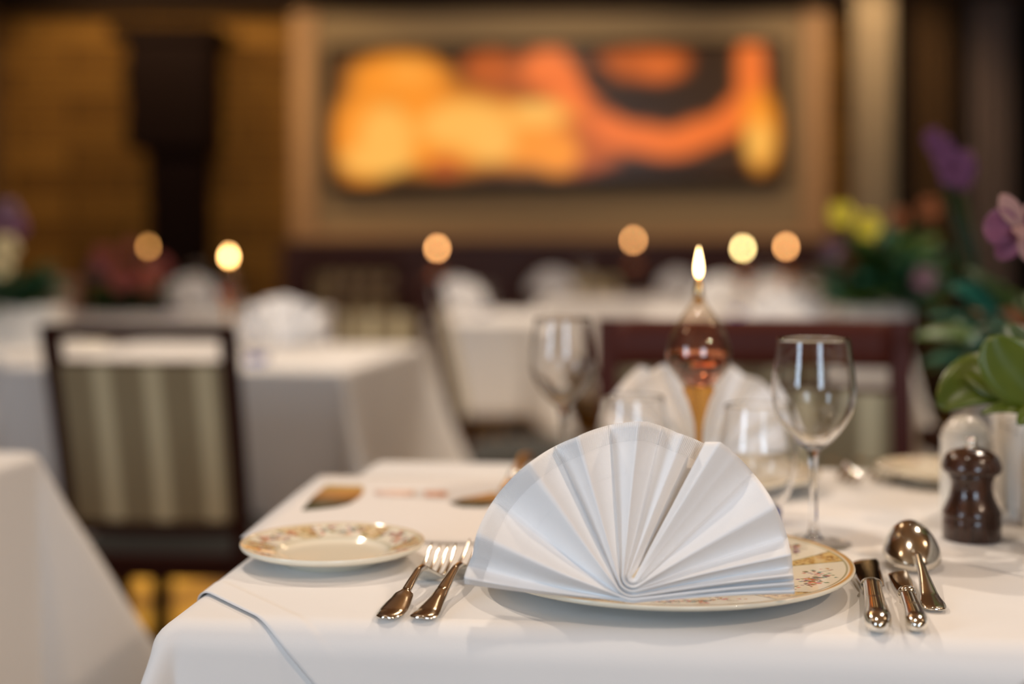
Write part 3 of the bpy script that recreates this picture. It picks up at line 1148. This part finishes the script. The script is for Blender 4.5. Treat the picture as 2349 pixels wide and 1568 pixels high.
def spoon(label, tail, head, BL=.066, BW=.0215, group=None):
    L, rz = frame2(tail, head)
    t = thing('spoon', label, 'spoon', (tail.x, tail.y, ZT), rz, group)
    s0 = L - BL
    hs = [(0, .0032), (.02, .0072), (.06, .0086), (.12, .0088), (.3, .0062), (.55, .0040), (.8, .0028), (1, .0028)]
    zs = [(0, .0022), (.25, .0040), (.6, .0120), (.85, .0165), (1, .0150)]
    st_ = []
    for s_ in np.concatenate([[0, .01, .02, .035], np.linspace(.05, 1, 30)]):
        st_.append((s_ * (s0 + .008), interp(s_, [q[0] for q in hs], [q[1] for q in hs]), interp(s_, [q[0] for q in zs], [q[1] for q in zs]),
                    interp(s_, [0, .4, 1], [.0010, .0018, .0022]), .0010))
    MB().loft(st_, 18).build('handle', M_silver, t)
    rows = []
    nA, nR = 48, 14
    for i in range(nR + 1):
        q = i / nR
        row = []
        for j in range(nA + 1):
            a_ = 2 * math.pi * j / nA
            egg = 1 + .10 * math.sin(a_)          # wider toward the handle end is negative sin
            x = BW * q * math.cos(a_) * (1 - .10 * math.sin(a_))
            y = BL / 2 * q * math.sin(a_)
            # heart-like notch at the neck
            rimz = .0100 + .0075 * (y / (BL / 2))
            z = rimz + .0215 * max(0, 1 - q ** 2.3) ** .72
            row.append((x, s0 + BL / 2 + y, z))
        rows.append(row)
    mb = MB().grid(rows)
    o = mb.build('bowl', M_silver, t)
    sd_ = o.modifiers.new('s', 'SOLIDIFY')
    sd_.thickness = .0009
    return t


spoon('silver spoon lying bowl down at the right of the two knives', P(2146, 1406, ZT), Vector((.3215, 1.158, ZT)))
# cutlery of the place opposite
fork('fork', 'blurred fork pointing this way, right of the wine glass at the far place', Vector((.375, 1.655, ZT)), Vector((.352, 1.455, ZT)), 'fiddle', group='far place forks beyond the wine glass')
fork('fork', 'blurred fork pointing this way, beside the far side plate', Vector((.408, 1.655, ZT)), Vector((.388, 1.465, ZT)), 'fiddle', group='far place forks beyond the wine glass')
knife('blurred knife of the far place, left of the front napkin', Vector((.018, 1.64, ZT)), Vector((-.006, 1.43, ZT)), .56, .0085, .0095)

# ------------------------------------------------------------------ printed menu sheet
ma, mb_, = Vector((-.233, 1.223)), Vector((-.2085, 1.545))
ud = Vector((.9935, -.114))
mv = (mb_ - ma)
mz = .7545
M_paper = mat('white_menu_paper', (.82, .79, .77), .6)
mw = .215
n_ = 14
rows = []
for i in range(n_ + 1):
    row = []
    for j in range(n_ + 1):
        p = ma + mv * (i / n_) + ud * (mw * j / n_)
        row.append((p.x, p.y, mz + .0012 * math.sin(i / n_ * 3) * (1 - j / n_)))
    rows.append(row)
menu = MB().grid(rows).build('menu_sheet', M_paper)
sd = menu.modifiers.new('s', 'SOLIDIFY')
sd.thickness = .0007
sd.offset = -1
tag(menu, 'printed white menu sheet with dark pictures, at the left edge of the front table', 'menu')
M_pic = mat('printed_picture', (.2, .15, .03), .6)
nt = M_pic.node_tree
tc = nt.nodes.new('ShaderNodeTexCoord')
sx = nt.nodes.new('ShaderNodeSeparateXYZ')
nt.links.new(tc.outputs['Generated'], sx.inputs[0])
rr = ramp(nt, sx.outputs['Y'], [(.0, lin(62, 66, 18)), (.3, lin(84, 62, 24)), (.55, lin(170, 116, 44)), (.75, lin(206, 150, 80)), (1.0, lin(190, 170, 60))])
nt.links.new(rr.outputs['Color'], nt.nodes['Principled BSDF'].inputs['Base Color'])
M_print = mat('pale_orange_print', lin(238, 206, 188), .6)


def patch(pxs, m, name, z=mz + .0014):
    pts = [P(x, y, z) for x, y in pxs]
    c = sum(pts, Vector()) / len(pts)
    o = mesh(name, [c] + pts, [(0, i + 1, (i + 1) % len(pts) + 1) for i in range(len(pts))], m, menu)
    s_ = o.modifiers.new('s', 'SOLIDIFY')
    s_.thickness = .0002
    return o


patch([(748, 1112), (832, 1114), (834, 1128), (822, 1142), (800, 1155), (770, 1162), (730, 1167), (692, 1170), (716, 1140)], M_pic, 'printed_picture')
patch([(1030, 1152), (1060, 1142), (1090, 1137), (1135, 1128), (1150, 1140), (1140, 1156), (1110, 1161), (1060, 1160)], M_pic, 'printed_picture')
patch([(858, 1124), (952, 1124), (950, 1137), (862, 1136)], M_print, 'printed_text_block')
patch([(972, 1126), (1024, 1126), (1026, 1138), (976, 1138)], mat('orange_print', lin(236, 180, 150), .6), 'printed_text_block')

# ------------------------------------------------------------------ mills, planter, orchid
ml = thing('pepper_mill', 'brown lacquered wooden pepper mill with steel knob beside the planter', 'pepper mill', (Vector(((2229 - 1174.5) / F * 1.224, 1.224, ZT))))
k = 1.224 / F
zz = lambda y: (1225 - y) * k
base = [(0, 0), (63 * k, 0), (66 * k, .002), (66 * k, zz(1178)), (64.5 * k, zz(1173)), (66 * k, zz(1168)), (65 * k, zz(1160)), (58 * k, zz(1146)), (50 * k, zz(1128)),
        (45.5 * k, zz(1108)), (47 * k, zz(1092)), (51 * k, zz(1082)), (52 * k, zz(1074)), (0, zz(1074))]
MB().lathe(base, 64).build('body', M_mill, ml)
hat = [(0, zz(1074)), (54 * k, zz(1074)), (61 * k, zz(1072)), (66 * k, zz(1065)), (66.5 * k, zz(1057)), (63 * k, zz(1046)), (58 * k, zz(1034)), (50 * k, zz(1027)), (38 * k, zz(1021)),
       (22 * k, zz(1017)), (0, zz(1016))]
MB().lathe(smooth_prof(hat, 3), 64).build('head', M_mill, ml)
MB().lathe(smooth_prof([(0, zz(1017)), (17 * k, zz(1016)), (13 * k, zz(1011)), (9 * k, zz(1007)), (13 * k, zz(1001)), (11 * k, zz(995)), (0, zz(992))], 3), 32).build('knob', M_silver, ml)
sh = thing('salt_shaker', 'white ceramic salt shaker standing behind the brown pepper mill', 'salt shaker', (Vector(((2215 - 1174.5) / F * 1.335, 1.335, ZT))))
k2 = 1.335 / F
MB().lathe(smooth_prof([(0, 0), (52 * k2, 0), (57 * k2, .003), (57 * k2, .04), (56 * k2, .068), (52 * k2, .0745), (0, .0745)], 3), 48).build('body', M_white, sh)
MB().lathe(smooth_prof([(0, .0745), (50 * k2, .0748), (46 * k2, .082), (32 * k2, .089), (14 * k2, .092), (0, .0925)], 3), 48).build('cap', M_white, sh)

pl = thing('planter', 'white fluted trough planter holding the purple orchid, at the right edge', 'planter', (.467, 1.385, ZT), math.radians(-6.5))
PLH = .094
pm = MB()
LX, LY = .16, .36
prof = []
o_ = []


def flute(x0_, y0_, x1_, y1_, n, dep, nrm):
    out = []
    for i in range(n * 8):
        q = i / (n * 8)
        g = dep * (1 if (i % 8) in (2, 3, 4, 5) else (.5 if (i % 8) in (1, 6) else 0))
        out.append((x0_ + (x1_ - x0_) * q - nrm[0] * g, y0_ + (y1_ - y0_) * q - nrm[1] * g))
    return out


ring = flute(0, 0, 0, -LY, 12, .007, (-1, 0)) + flute(0, -LY, LX, -LY, 10, .0035, (0, -1)) + flute(LX, -LY, LX, 0, 12, .007, (1, 0)) + flute(LX, 0, 0, 0, 10, .0035, (0, 1))
cx_, cy_ = LX / 2, -LY / 2


def rg(sc, z):
    return [(cx_ + (x - cx_) * (1 + sc / (LX / 2)), cy_ + (y - cy_) * (1 + sc / (LY / 2)), z) for x, y in ring]


flat = [(0 if abs(x) < .004 else (LX if abs(x - LX) < .004 else x), 0 if abs(y) < .004 else (-LY if abs(y + LY) < .004 else y)) for x, y in ring]


def rgf(sc, z):
    return [(cx_ + (x - cx_) * (1 + sc / (LX / 2)), cy_ + (y - cy_) * (1 + sc / (LY / 2)), z) for x, y in flat]


levels = [rgf(-.004, 0), rgf(-.003, .003), rgf(-.003, .010), rg(-.002, .014), rg(0, PLH - .014), rgf(.0005, PLH - .010), rgf(.001, PLH - .002), rgf(0, PLH), rgf(-.005, PLH), rgf(-.006, PLH - .015)]
v_, f_ = [], []
nR = len(ring)
for l_ in levels:
    v_ += l_
for i in range(len(levels) - 1):
    for j in range(nR):
        j2 = (j + 1) % nR
        f_.append((i * nR + j, i * nR + j2, (i + 1) * nR + j2, (i + 1) * nR + j))
mesh('trough', v_, f_, M_planter, pl, smooth=False)
MB().box(.006, LX - .006, -LY + .006, -.006, .005, PLH - .012).build('soil', M_soil, pl, smooth=False)


def leaf_pts(base, tip, width, bulge, up, nL=12, nW=6, fold=.25, shape=.7):
    base, tip, bulge, up = Vector(base), Vector(tip), Vector(bulge), Vector(up)
    ctrl = (base + tip) / 2 + bulge
    rows = []
    for i in range(nL + 1):
        q = i / nL
        p = base * (1 - q) ** 2 + ctrl * 2 * q * (1 - q) + tip * q * q
        d_ = ((ctrl - base) * (1 - q) + (tip - ctrl) * q).normalized()
        sd_ = d_.cross(up).normalized()
        nn = sd_.cross(d_).normalized()
        wd = width / 2 * (max(0, math.sin(math.pi * min(1, (q * .96 + .02)) ** shape)) ** .65)
        rows.append([tuple(p + sd_ * (wd * s_) + nn * (abs(s_) * wd * fold)) for s_ in np.linspace(-1, 1, nW + 1)])
    return rows


def leaf(name, parent, base, tip, width, bulge, up, m, thick=.0012, **kw):
    o = MB().grid(leaf_pts(base, tip, width, bulge, up, **kw)).build(name, m, parent)
    if thick:
        s_ = o.modifiers.new('s', 'SOLIDIFY')
        s_.thickness = thick
    return o


orc = thing('orchid', 'purple orchid with broad green leaves in the white planter at the right edge', 'orchid', Q(2395, 985, 1.24))
oo = orc.location.copy()


def W2(px_, py_, Y):
    return Q(px_, py_, Y) - oo


up_ = Vector((-.3, -.75, .6))
leaf('leaf', orc, W2(2352, 900, 1.27), W2(2158, 938, 1.26), .056, (-.005, 0, .032), up_, M_leaf, shape=.85)
leaf('leaf', orc, W2(2352, 915, 1.24), W2(2208, 832, 1.28), .038, (-.004, 0, .004), up_, M_leaf, shape=.9)
leaf('leaf', orc, W2(2400, 930, 1.22), W2(2282, 768, 1.22), .052, (-.018, 0, .006), Vector((-.2, -1, .2)), M_leaf, shape=.95)
leaf('leaf', orc, W2(2390, 955, 1.21), W2(2250, 948, 1.23), .017, (0, -.005, .014), Vector((0, -.6, .8)), M_leaf)
leaf('leaf', orc, W2(2420, 930, 1.24), W2(2310, 740, 1.34), .040, (0, 0, .006), Vector((-.2, -1, .2)), M_leaf_dk)
leaf('leaf', orc, W2(2400, 960, 1.19), W2(2335, 972, 1.19), .022, (0, 0, .01), Vector((0, -.6, .8)), M_leaf)
MB().tube([W2(2395, 985, 1.24), W2(2400, 800, 1.27), W2(2385, 650, 1.30), W2(2350, 530, 1.315)], [.003, .0026, .0022, .002], 8).build('flower_stem', M_leaf_dk, orc)


def orchid_flower(parent, c, s, face, mats, roll=0):
    """six-petalled bloom: returns the flower mesh parts"""
    fl = bpy.data.objects.new('flower', None)
    C.objects.link(fl)
    fl.parent = parent
    fl.location = c
    face = Vector(face).normalized()
    side = face.cross(Vector((0, 0, 1))).normalized() * -1
    upv = side.cross(face).normalized() * -1
    if upv.z < 0:
        upv = -upv
    for k_, (a_, ln, wd, m, b_) in enumerate(mats):
        a_ = math.radians(a_ + roll)
        dv = side * math.cos(a_) + upv * math.sin(a_)
        if side.x < 0:
            dv = -side * math.cos(a_) + upv * math.sin(a_)
        leaf('petal', fl, face * .002, dv * ln * s + face * b_ * s, wd * s, face * (.22 * ln * s), face, m, thick=.0005, nL=10, nW=6, fold=.25, shape=1.15)
    return fl


orchid_flower(orc, W2(2344, 528, 1.315), .036, (-.35, -1, .05), [
    (172, .95, 1.0, M_purple, .05), (118, 1.05, .52, M_pale_petal, .15), (232, .95, .62, M_purple, .0), (283, .85, .42, M_pale_petal, .1), (20, 1.0, .9, M_purple, .05),
    (62, .9, .5, M_pale_petal, 0)])
fl = bpy.data.objects.new('flower_lip', None)
mb = MB()
mb.grid(leaf_pts((0, 0, 0), (.006, -.012, -.012), .014, (0, -.006, .002), (0, -1, .3)))
o = mb.build('flower_lip', M_pale_petal, orc, loc=W2(2330, 520, 1.305))
o.modifiers.new('s', 'SOLIDIFY').thickness = .0008
bpy.data.objects.remove(fl)


def bush(name, label, cat, loc, rx, ry, rz_, n, ls, mats, seed, flowers=(), planter=None, group=None):
    """planted clump: foliage meshes by leaf colour, each bloom a part"""
    rs = random.Random(seed)
    t = thing(name, label, cat, loc, 0, group)
    buckets = {}
    for i in range(n):
        a_ = rs.uniform(0, 2 * math.pi)
        el = rs.uniform(.05, 1.2)
        d_ = Vector((math.cos(a_) * math.cos(el), math.sin(a_) * math.cos(el), math.sin(el)))
        r0 = rs.uniform(.15, .75)
        b_ = Vector((d_.x * rx * r0, d_.y * ry * r0, d_.z * rz_ * r0))
        tp = b_ + Vector((d_.x * rx, d_.y * ry, d_.z * rz_ * .6 - ls * .3)).normalized() * ls * rs.uniform(.7, 1.3)
        m = mats[rs.randrange(len(mats))]
        buckets.setdefault(m.name, (m, MB()))[1].grid(leaf_pts(b_, tp, ls * rs.uniform(.4, .6), (0, 0, ls * .25), (rs.uniform(-.4, .4), rs.uniform(-.8, .1), 1), nL=6, nW=4))
    for m, b_ in buckets.values():
        o = b_.build('foliage', m, t)
        o.modifiers.new('s', 'SOLIDIFY').thickness = .001
    for (p, s, m) in flowers:
        p = Vector(p) - Vector(loc)
        mbf = MB()
        for k_ in range(6):
            a_ = math.radians(60 * k_ + rs.uniform(-15, 15))
            dv = Vector((math.cos(a_), 0, math.sin(a_)))
            mbf.grid(leaf_pts((0, 0, 0), dv * s + Vector((0, -.2 * s, 0)), s * .9, (0, -.25 * s, 0), (0, -1, 0), nL=5, nW=4, shape=1.1))
        o = mbf.build('flower', m, t, loc=p)
        o.modifiers.new('s', 'SOLIDIFY').thickness = .0008
        base_ = Vector((p.x * .4, p.y * .4, 0))
        MB().tube([base_, (base_ + p) / 2 + Vector((0, 0, p.z * .1)), p + Vector((0, .004, 0))], .0022, 6).build('flower_stem', M_leaf_dk, t)
    return t


def trough(label, cx, cy, z, w_, d_, h_, m=None):
    t = thing('planter', label, 'planter', (cx, cy, z))
    o = MB()
    o.box(-w_ / 2, w_ / 2, -d_ / 2, -d_ / 2 + .01, 0, h_, .002).box(-w_ / 2, w_ / 2, d_ / 2 - .01, d_ / 2, 0, h_, .002)
    o.box(-w_ / 2, -w_ / 2 + .01, -d_ / 2 + .01, d_ / 2 - .01, 0, h_, .002).box(w_ / 2 - .01, w_ / 2, -d_ / 2 + .01, d_ / 2 - .01, 0, h_, .002)
    o.build('trough', m or M_planter, t, smooth=False)
    MB().box(-w_ / 2 + .01, w_ / 2 - .01, -d_ / 2 + .01, d_ / 2 - .01, .002, h_ - .012).build('soil', M_soil, t, smooth=False)
    return t


# ------------------------------------------------------------------ chairs
def chair(label, loc, rz, W=.42, D=.42, top=.885, seat=.46, rail=.50, railh=.022, gap=.06, recl=.10, wood=None, group=None, post=.013):
    """local +y is where the sitter looks; the back stands at y = 0 and leans to -y"""
    wood = wood or M_wood_dark
    t = thing('dining_chair', label, 'chair', loc, rz, group)
    hw = W / 2

    def lean(z):
        return -recl * max(0, (z - seat) / (top - seat)) ** 1.2
    for s_ in (-1, 1):
        v, f = [], []
        zs_ = np.linspace(0, top, 16)
        for z in zs_:
            y = lean(z) + (-.05 * (1 - z / seat) if z < seat else 0)
            x = s_ * (hw + .006 * (z - seat))
            v += [(x - post, y - post, z), (x + post, y - post, z), (x + post, y + post, z), (x - post, y + post, z)]
        for i in range(15):
            for j in range(4):
                f.append((i * 4 + j, i * 4 + (j + 1) % 4, i * 4 + 4 + (j + 1) % 4, i * 4 + 4 + j))
        f += [(3, 2, 1, 0), (60, 61, 62, 63)]
        mesh('back_post', v, f, wood, t, smooth=False)
        MB().loft([(0, 0, 0, 0)], 4) if False else None
        lg = MB().box(s_ * (hw + .008) - .016, s_ * (hw + .008) + .016, D - .04, D - .008, 0, seat - .05, .003)
        lg.build('leg', wood, t, smooth=False)

    def bar(name, z0, z1, curve=.012, th=.010, mat_=None, inset=0, y_off=0.0, smooth=False, bulge=False):
        rows_o = []
        n = 14
        x0_, x1_ = -hw + post - inset, hw - post + inset
        v, f = [], []
        zl_ = z0 + (z1 - z0) * (.5 - .5 * np.cos(np.linspace(0, math.pi, 8)))
        for i in range(n + 1):
            q = i / n
            x = x0_ + (x1_ - x0_) * q
            cv = -curve * 4 * q * (1 - q)
            bl = lambda z: (.35 + .65 * math.sqrt(max(0, 1 - (2 * (z - z0) / (z1 - z0) - 1) ** 2))) if bulge else 1
            for z in zl_:
                v.append((x, lean(z) + cv - th * bl(z) + y_off, z))
            for z in zl_[::-1]:
                v.append((x, lean(z) + cv + th * bl(z) + y_off, z))
        m_ = 16
        for i in range(n):
            for j in range(m_):
                f.append((i * m_ + j, i * m_ + (j + 1) % m_, (i + 1) * m_ + (j + 1) % m_, (i + 1) * m_ + j))
        f.append(tuple(range(m_))[::-1])
        f.append(tuple(n * m_ + j for j in range(m_)))
        return mesh(name, v, f, mat_ or wood, t, smooth=smooth)
    bar('top_rail', top - railh, top, .018, .020 if railh > .04 else .012, inset=.004, bulge=True, smooth=True)
    bar('lower_rail', rail - .012, rail + .014, .010, .012)
    bar('back_panel', rail + .0145, top - railh - gap, .010, .014, M_panelfab)
    bar('panel_frame_rail', top - railh - gap, top - railh - gap + .006, .010, .012)
    fr_ = MB().box(-hw - .01, hw + .01, .0, D, seat - .085, seat - .04, .004)
    fr_.build('seat_frame', wood, t, smooth=False)
    rows_ = []
    for i in range(13):
        a_ = i / 12
        rows_.append([((b_ / 12 - .5) * (W + .02), .016 + a_ * (D - .016), seat - .04 + .04 * (max(0, math.sin(math.pi * min(max(a_, .0), 1))) ** .3) * (max(0, math.sin(math.pi * b_ / 12)) ** .3)) for b_ in range(13)])
    MB().grid(rows_).build('seat', M_seat, t)
    return t


chair('dark-framed dining chair with striped beige back, left of the front table', (-.648, 2.60, 0), math.radians(-4), W=.315, D=.31, top=.862, seat=.475, rail=.487,
      railh=.026, gap=.045, recl=.11, post=.0135)
chair('reddish-brown dining chair facing us behind the far side of the front table', (.340, 2.0, 0), math.radians(180 - 5), W=.408, D=.33, top=.896, rail=.50, railh=.066,
      gap=.036, recl=.03, wood=M_wood_red, post=.0135)
chair('dark dining chair directly behind the reddish chair, facing away', (.414, 2.93, 0), 0, W=.44, D=.32, top=.842, recl=.06, rail=.49)
chair('dark dining chair seen side-on between the two tables in the middle', (-.135, 3.93, 0), math.radians(-91), W=.40, top=.905, recl=.09)
chair('dark dining chair facing the middle-left table from its far side', (-.42, 4.42, 0), math.radians(178), W=.26, D=.30, top=.87, recl=.05, railh=.03)
chair('dark dining chair behind the far right table, in front of the panelling', (1.45, 7.1, 0), math.radians(180), W=.42, top=.90)
chair('dark dining chair at the far centre table, in front of the panelling', (.35, 7.2, 0), math.radians(180), W=.42, top=.90)
chair('dark dining chair beneath the left part of the far panelling', (-.80, 7.15, 0), math.radians(180), W=.42, top=.92)
chair('dark dining chair at the far left, beyond the pink flowers', (-1.65, 6.2, 0), math.radians(200), W=.42, top=.87)

# ------------------------------------------------------------------ the tables behind
GT = 'tables under white cloths behind'
tabs = {
    'A': (Table((-1.065, 2.965), -9.5, .74, .70), 'large blurred white tablecloth hanging from the middle-left table', 'table under the middle-left white cloth'),
    'B': (Table((-.29, 4.56), -8, .36, .72), 'white tablecloth with a drooping corner, centre, beyond the middle-left table', 'small table under the white cloth near the centre'),
    'C': (Table((.10, 5.9), -3, .95, .8), 'distant white tablecloth below the middle of the glowing panel', 'distant table below the glowing panel'),
    'D': (Table((.47, 4.75), -3, .62, .7), 'white tablecloth seen above the reddish chair rail', 'table seen above the reddish chair rail'),
    'E': (Table((1.13, 5.6), -3, .38, .8), 'distant white tablecloth behind the two right-hand candles', 'distant table behind the two right-hand candles'),
    'G': (Table((-1.55, 4.80), -4, .85, .70), 'white tablecloth carrying the pink flowers, behind the striped chair', 'table carrying the pink flowers'),
    'H': (Table((-1.95, 3.28), -4, .80, .66), 'white tablecloth at the left edge, behind the striped chair', 'table at the left edge behind the striped chair'),
    'L': (Table((-1.15, 1.665), -10, .585, .20), 'pale bluish white tablecloth in the lower left corner', 'table in the lower left corner'),
    'R': (Table((.385, 3.385), -9, .55, .72), 'white tablecloth with a drooping corner right of the reddish chair post', 'table beyond the reddish chair, under the yellow flowers'),
}
for key, (T, cl, tl) in tabs.items():
    if key != 'L':
        T.furniture(tl)
        T.cloth('tablecloth', cl, (.36 if key == 'A' else .30) if key in 'AB' else .27, M_cloth_far, step=.03, flare=({'A': .18, 'B': .30}.get(key, .30)) if key in 'ABR' else .25, wave=.012, seed=len(key) + ord(key))
# lower-left table: its near cloth corner flares out
TL = Table((-1.35, 1.20), -8, .80, .62)
TL.FL = P(96, 1034, .75).xy - TL.u * .80 - TL.v * .62
TL.furniture('table in the lower left corner of the room view')
TL.cloth('tablecloth', 'pale bluish white tablecloth in the lower left corner, its hem in view', .30, M_cloth_far, step=.02, flare=.42, wave=.006, seed=2)
TL.zt = .7488
TL.cloth('tablecloth', 'longer white under-cloth showing below the lower left tablecloth', .42, M_cloth_far, step=.03, flare=.30, wave=.006, seed=2, r=.011)


def far_candle(label, px_, py_, Y, T, m, group='lit oil candles on the tables behind'):
    c = dup(cd, label, group=group)
    f_ = Q(px_, py_, Y)
    c.location = (f_.x, f_.y, .751)
    zf_ = f_.z - .751
    sc = zf_ / .238
    c.scale = (1, 1, sc)
    for ch in c.children:
        if ch.name.startswith('flame'):
            ch.data = FD[m.name]
    return c


FD = {}
for m in (M_flame, M_flame_y, M_flame_o, M_flame_d):
    tmp = MB().lathe(flame_prof(.028, .0090, CZ - (638 - HOR) * 1.32 / F - ZT), 16).build('flame', m)
    FD[m.name] = tmp.data
    bpy.data.objects.remove(tmp)
far_candle('lit candle over the pink flowers at the far left', 340, 562, 4.87, 'G', M_flame_d)
far_candle('lit oil candle on the middle-left table, behind the striped chair', 525, 583, 3.25, 'A', M_flame_o)
far_candle('lit candle left of centre, above the small white-clothed table', 1003, 566, 4.95, 'B', M_flame)
far_candle('lit candle highest and nearest to the panel middle, left of the front candle', 1453, 548, 6.2, 'C', M_flame)
far_candle('pale yellow lit candle just right of the front candle flame', 1704, 566, 4.95, 'D', M_flame_y)
far_candle('rightmost orange lit candle, near the yellow flowers', 1803, 562, 5.1, 'D', M_flame)

# glasses and napkins on the tables behind
nf = dup(nap)
tag(nf, 'blurred fan napkin on the middle-left table', 'napkin')
nf.location = (Q(640, 0, 3.2).x, 3.2, .785)
for (px_, Y, lab) in ((1052, 4.78, 'blurred white napkin on the small centre table'), (1262, 6.3, 'distant napkin left on the table below the glowing panel'),
                      (1560, 6.2, 'distant napkin right on the table below the glowing panel'), (1655, 5.15, 'blurred napkin under the pale yellow candle'),
                      (1775, 5.2, 'blurred napkin under the rightmost candle'), (430, 5.15, 'blurred napkin right of the pink flowers'),
                      (1800, 3.75, 'blurred napkin on the table beyond the reddish chair')):
    o = dup(nap, lab)
    z_ = .785
    o.location = (Q(px_, 0, Y).x, Y, z_)
    o.rotation_euler[2] = math.radians(random.Random(px_).uniform(-25, 25))
for (px_, Y, kind, lab) in ((590, 3.02, 't', 'blurred tumbler in front of the fan napkin on the middle-left table'), (572, 3.42, 't', 'blurred tumbler beside the candle on the middle-left table'),
                            (1866, 4.92, 'w', 'blurred wine glass at the right end of the table above the chair rail'), (1750, 4.9, 'w', 'blurred wine glass between the two right-hand candles'),
                            (1690, 4.88, 't', 'blurred tumbler below the pale yellow candle'), (455, 4.95, 'w', 'blurred wine glass beyond the top right of the striped chair'),
                            (400, 5.0, 't', 'blurred tumbler beside the pink flowers'), (1110, 5.0, 't', 'blurred tumbler on the small centre table'),
                            (1340, 6.1, 'w', 'distant wine glass below the glowing panel')):
    dup(wg if kind == 'w' else tb, lab, (Q(px_, 0, Y).x, Y, .751))

# ------------------------------------------------------------------ plants
# right: trough with yellow and purple flowers on the table behind the reddish chair
trough('blurred white planter under the yellow and purple flowers at right', Q(2005, 0, 3.7).x, 3.72, .751, .175, .11, .085)
c_ = Vector((Q(2045, 0, 3.7).x, 3.72, .835))
bush('flowering_plant', 'dark green plant with yellow and lilac flowers at the right, mid distance', 'plant', c_, .19, .12, .21, 270, .08,
     [M_leaf_dk, M_leaf_dk, M_leaf_mid, M_leaf_teal], 3, [
         (Q(1928, 492, 3.65), .034, M_yellow), (Q(1990, 520, 3.65), .034, M_yellow), (Q(1908, 570, 3.7), .03, M_pale_purple), (Q(2120, 640, 3.5), .030, M_pale_purple),
         (Q(2130, 480, 3.7), .03, M_rust), (Q(2060, 500, 3.7), .026, M_rust), (Q(1948, 600, 3.7), .024, M_rust)])
bush('orchid', 'tall orchid spray with blurred violet blooms above the right-hand plants', 'orchid', Vector((.75, 2.12, .80)), .08, .08, .13, 50, .07, [M_leaf_dk, M_leaf_mid], 5, [
    (Q(2190, 385, 2.12), .032, M_lilac), (Q(2160, 345, 2.12), .022, M_lilac), (Q(2205, 410, 2.12), .02, M_purple), (Q(2140, 318, 2.12), .016, M_lilac)])
trough('white planter with the violet orchid spray, hidden behind leaves at right', .78, 2.13, .72, .20, .10, .09)
sb = thing('sideboard', 'dark wooden sideboard carrying the blurred leafy plants at the right', 'sideboard', (.865, 2.01, 0))
MB().box(-.235, .235, -.20, .20, .69, .72, .004).build('top', M_wood_dark, sb, smooth=False)
MB().box(-.215, .215, -.18, .18, .05, .69, .004).build('body', M_wood_dark, sb, smooth=False)
MB().box(-.195, .195, -.16, .16, 0, .05).build('plinth', M_black_wood, sb, smooth=False)
trough('white planter on the sideboard under the blue-green leaves', .84, 1.95, .72, .34, .16, .09)
bush('leafy_plant', 'leafy plant with blue-green and rusty leaves behind the orchid', 'plant', Vector((.735, 1.95, .80)), .13, .11, .16, 100, .095,
     [M_leaf_dk, M_leaf_teal, M_leaf_mid, M_leaf_dk, M_leaf_teal, M_rust], 11)
bush('leafy_plant', 'darker leafy plant close behind the orchid at the right edge', 'plant', Vector((.93, 1.97, .80)), .12, .11, .24, 80, .10,
     [M_leaf_dk, M_leaf_dk, M_leaf_mid], 17)
# left: pink flowers, purple and cream flowers
trough('low planter of the pink flowers behind the striped chair', Q(300, 0, 5.05).x, 5.05, .751, .26, .12, .05, M_black_wood)
bush('flowering_plant', 'blurred pink flowers above the striped chair at left', 'plant', Vector((Q(300, 0, 5.05).x, 5.05, .79)), .17, .12, .11, 80, .07, [M_leaf_dk, M_leaf_dk, M_leaf_mid], 7, [
    (Q(240, 590, 5.0), .04, M_pinkp), (Q(280, 640, 4.95), .045, M_pinkp), (Q(340, 640, 4.95), .045, M_pinkp), (Q(225, 620, 5.05), .035, M_pale_purple), (Q(370, 610, 5.05), .036, M_pinkp),
    (Q(300, 570, 5.05), .03, M_pinkp), (Q(340, 600, 5.05), .03, M_pale_petal)])
nb = MB().lathe(smooth_prof([(0, 0), (.045, 0), (.05, .01), (.056, .11), (.052, .112), (.048, .02), (0, .018)], 3), 36).build('flower_pot', mat('dusty_pink_pot', lin(196, 150, 126), .5), loc=(Q(127, 0, 4.98).x + .03, 4.98, .751))
tag(nb, 'dusty pink pot left of the pink flowers', 'pot')
trough('white planter at the left edge under purple and cream flowers', Q(20, 0, 3.5).x, 3.55, .751, .22, .14, .095)
bush('flowering_plant', 'purple and cream flowers over dark leaves at the left edge', 'plant', Vector((Q(15, 0, 3.5).x, 3.55, .83)), .12, .12, .13, 90, .07, [M_leaf_dk, M_leaf_dk, M_leaf_teal], 9, [
    (Q(18, 490, 3.45), .036, M_pale_purple), (Q(40, 520, 3.45), .028, M_lilac), (Q(12, 570, 3.4), .036, M_cream), (Q(5, 610, 3.4), .03, M_cream), (Q(-12, 510, 3.45), .03, M_lilac)])
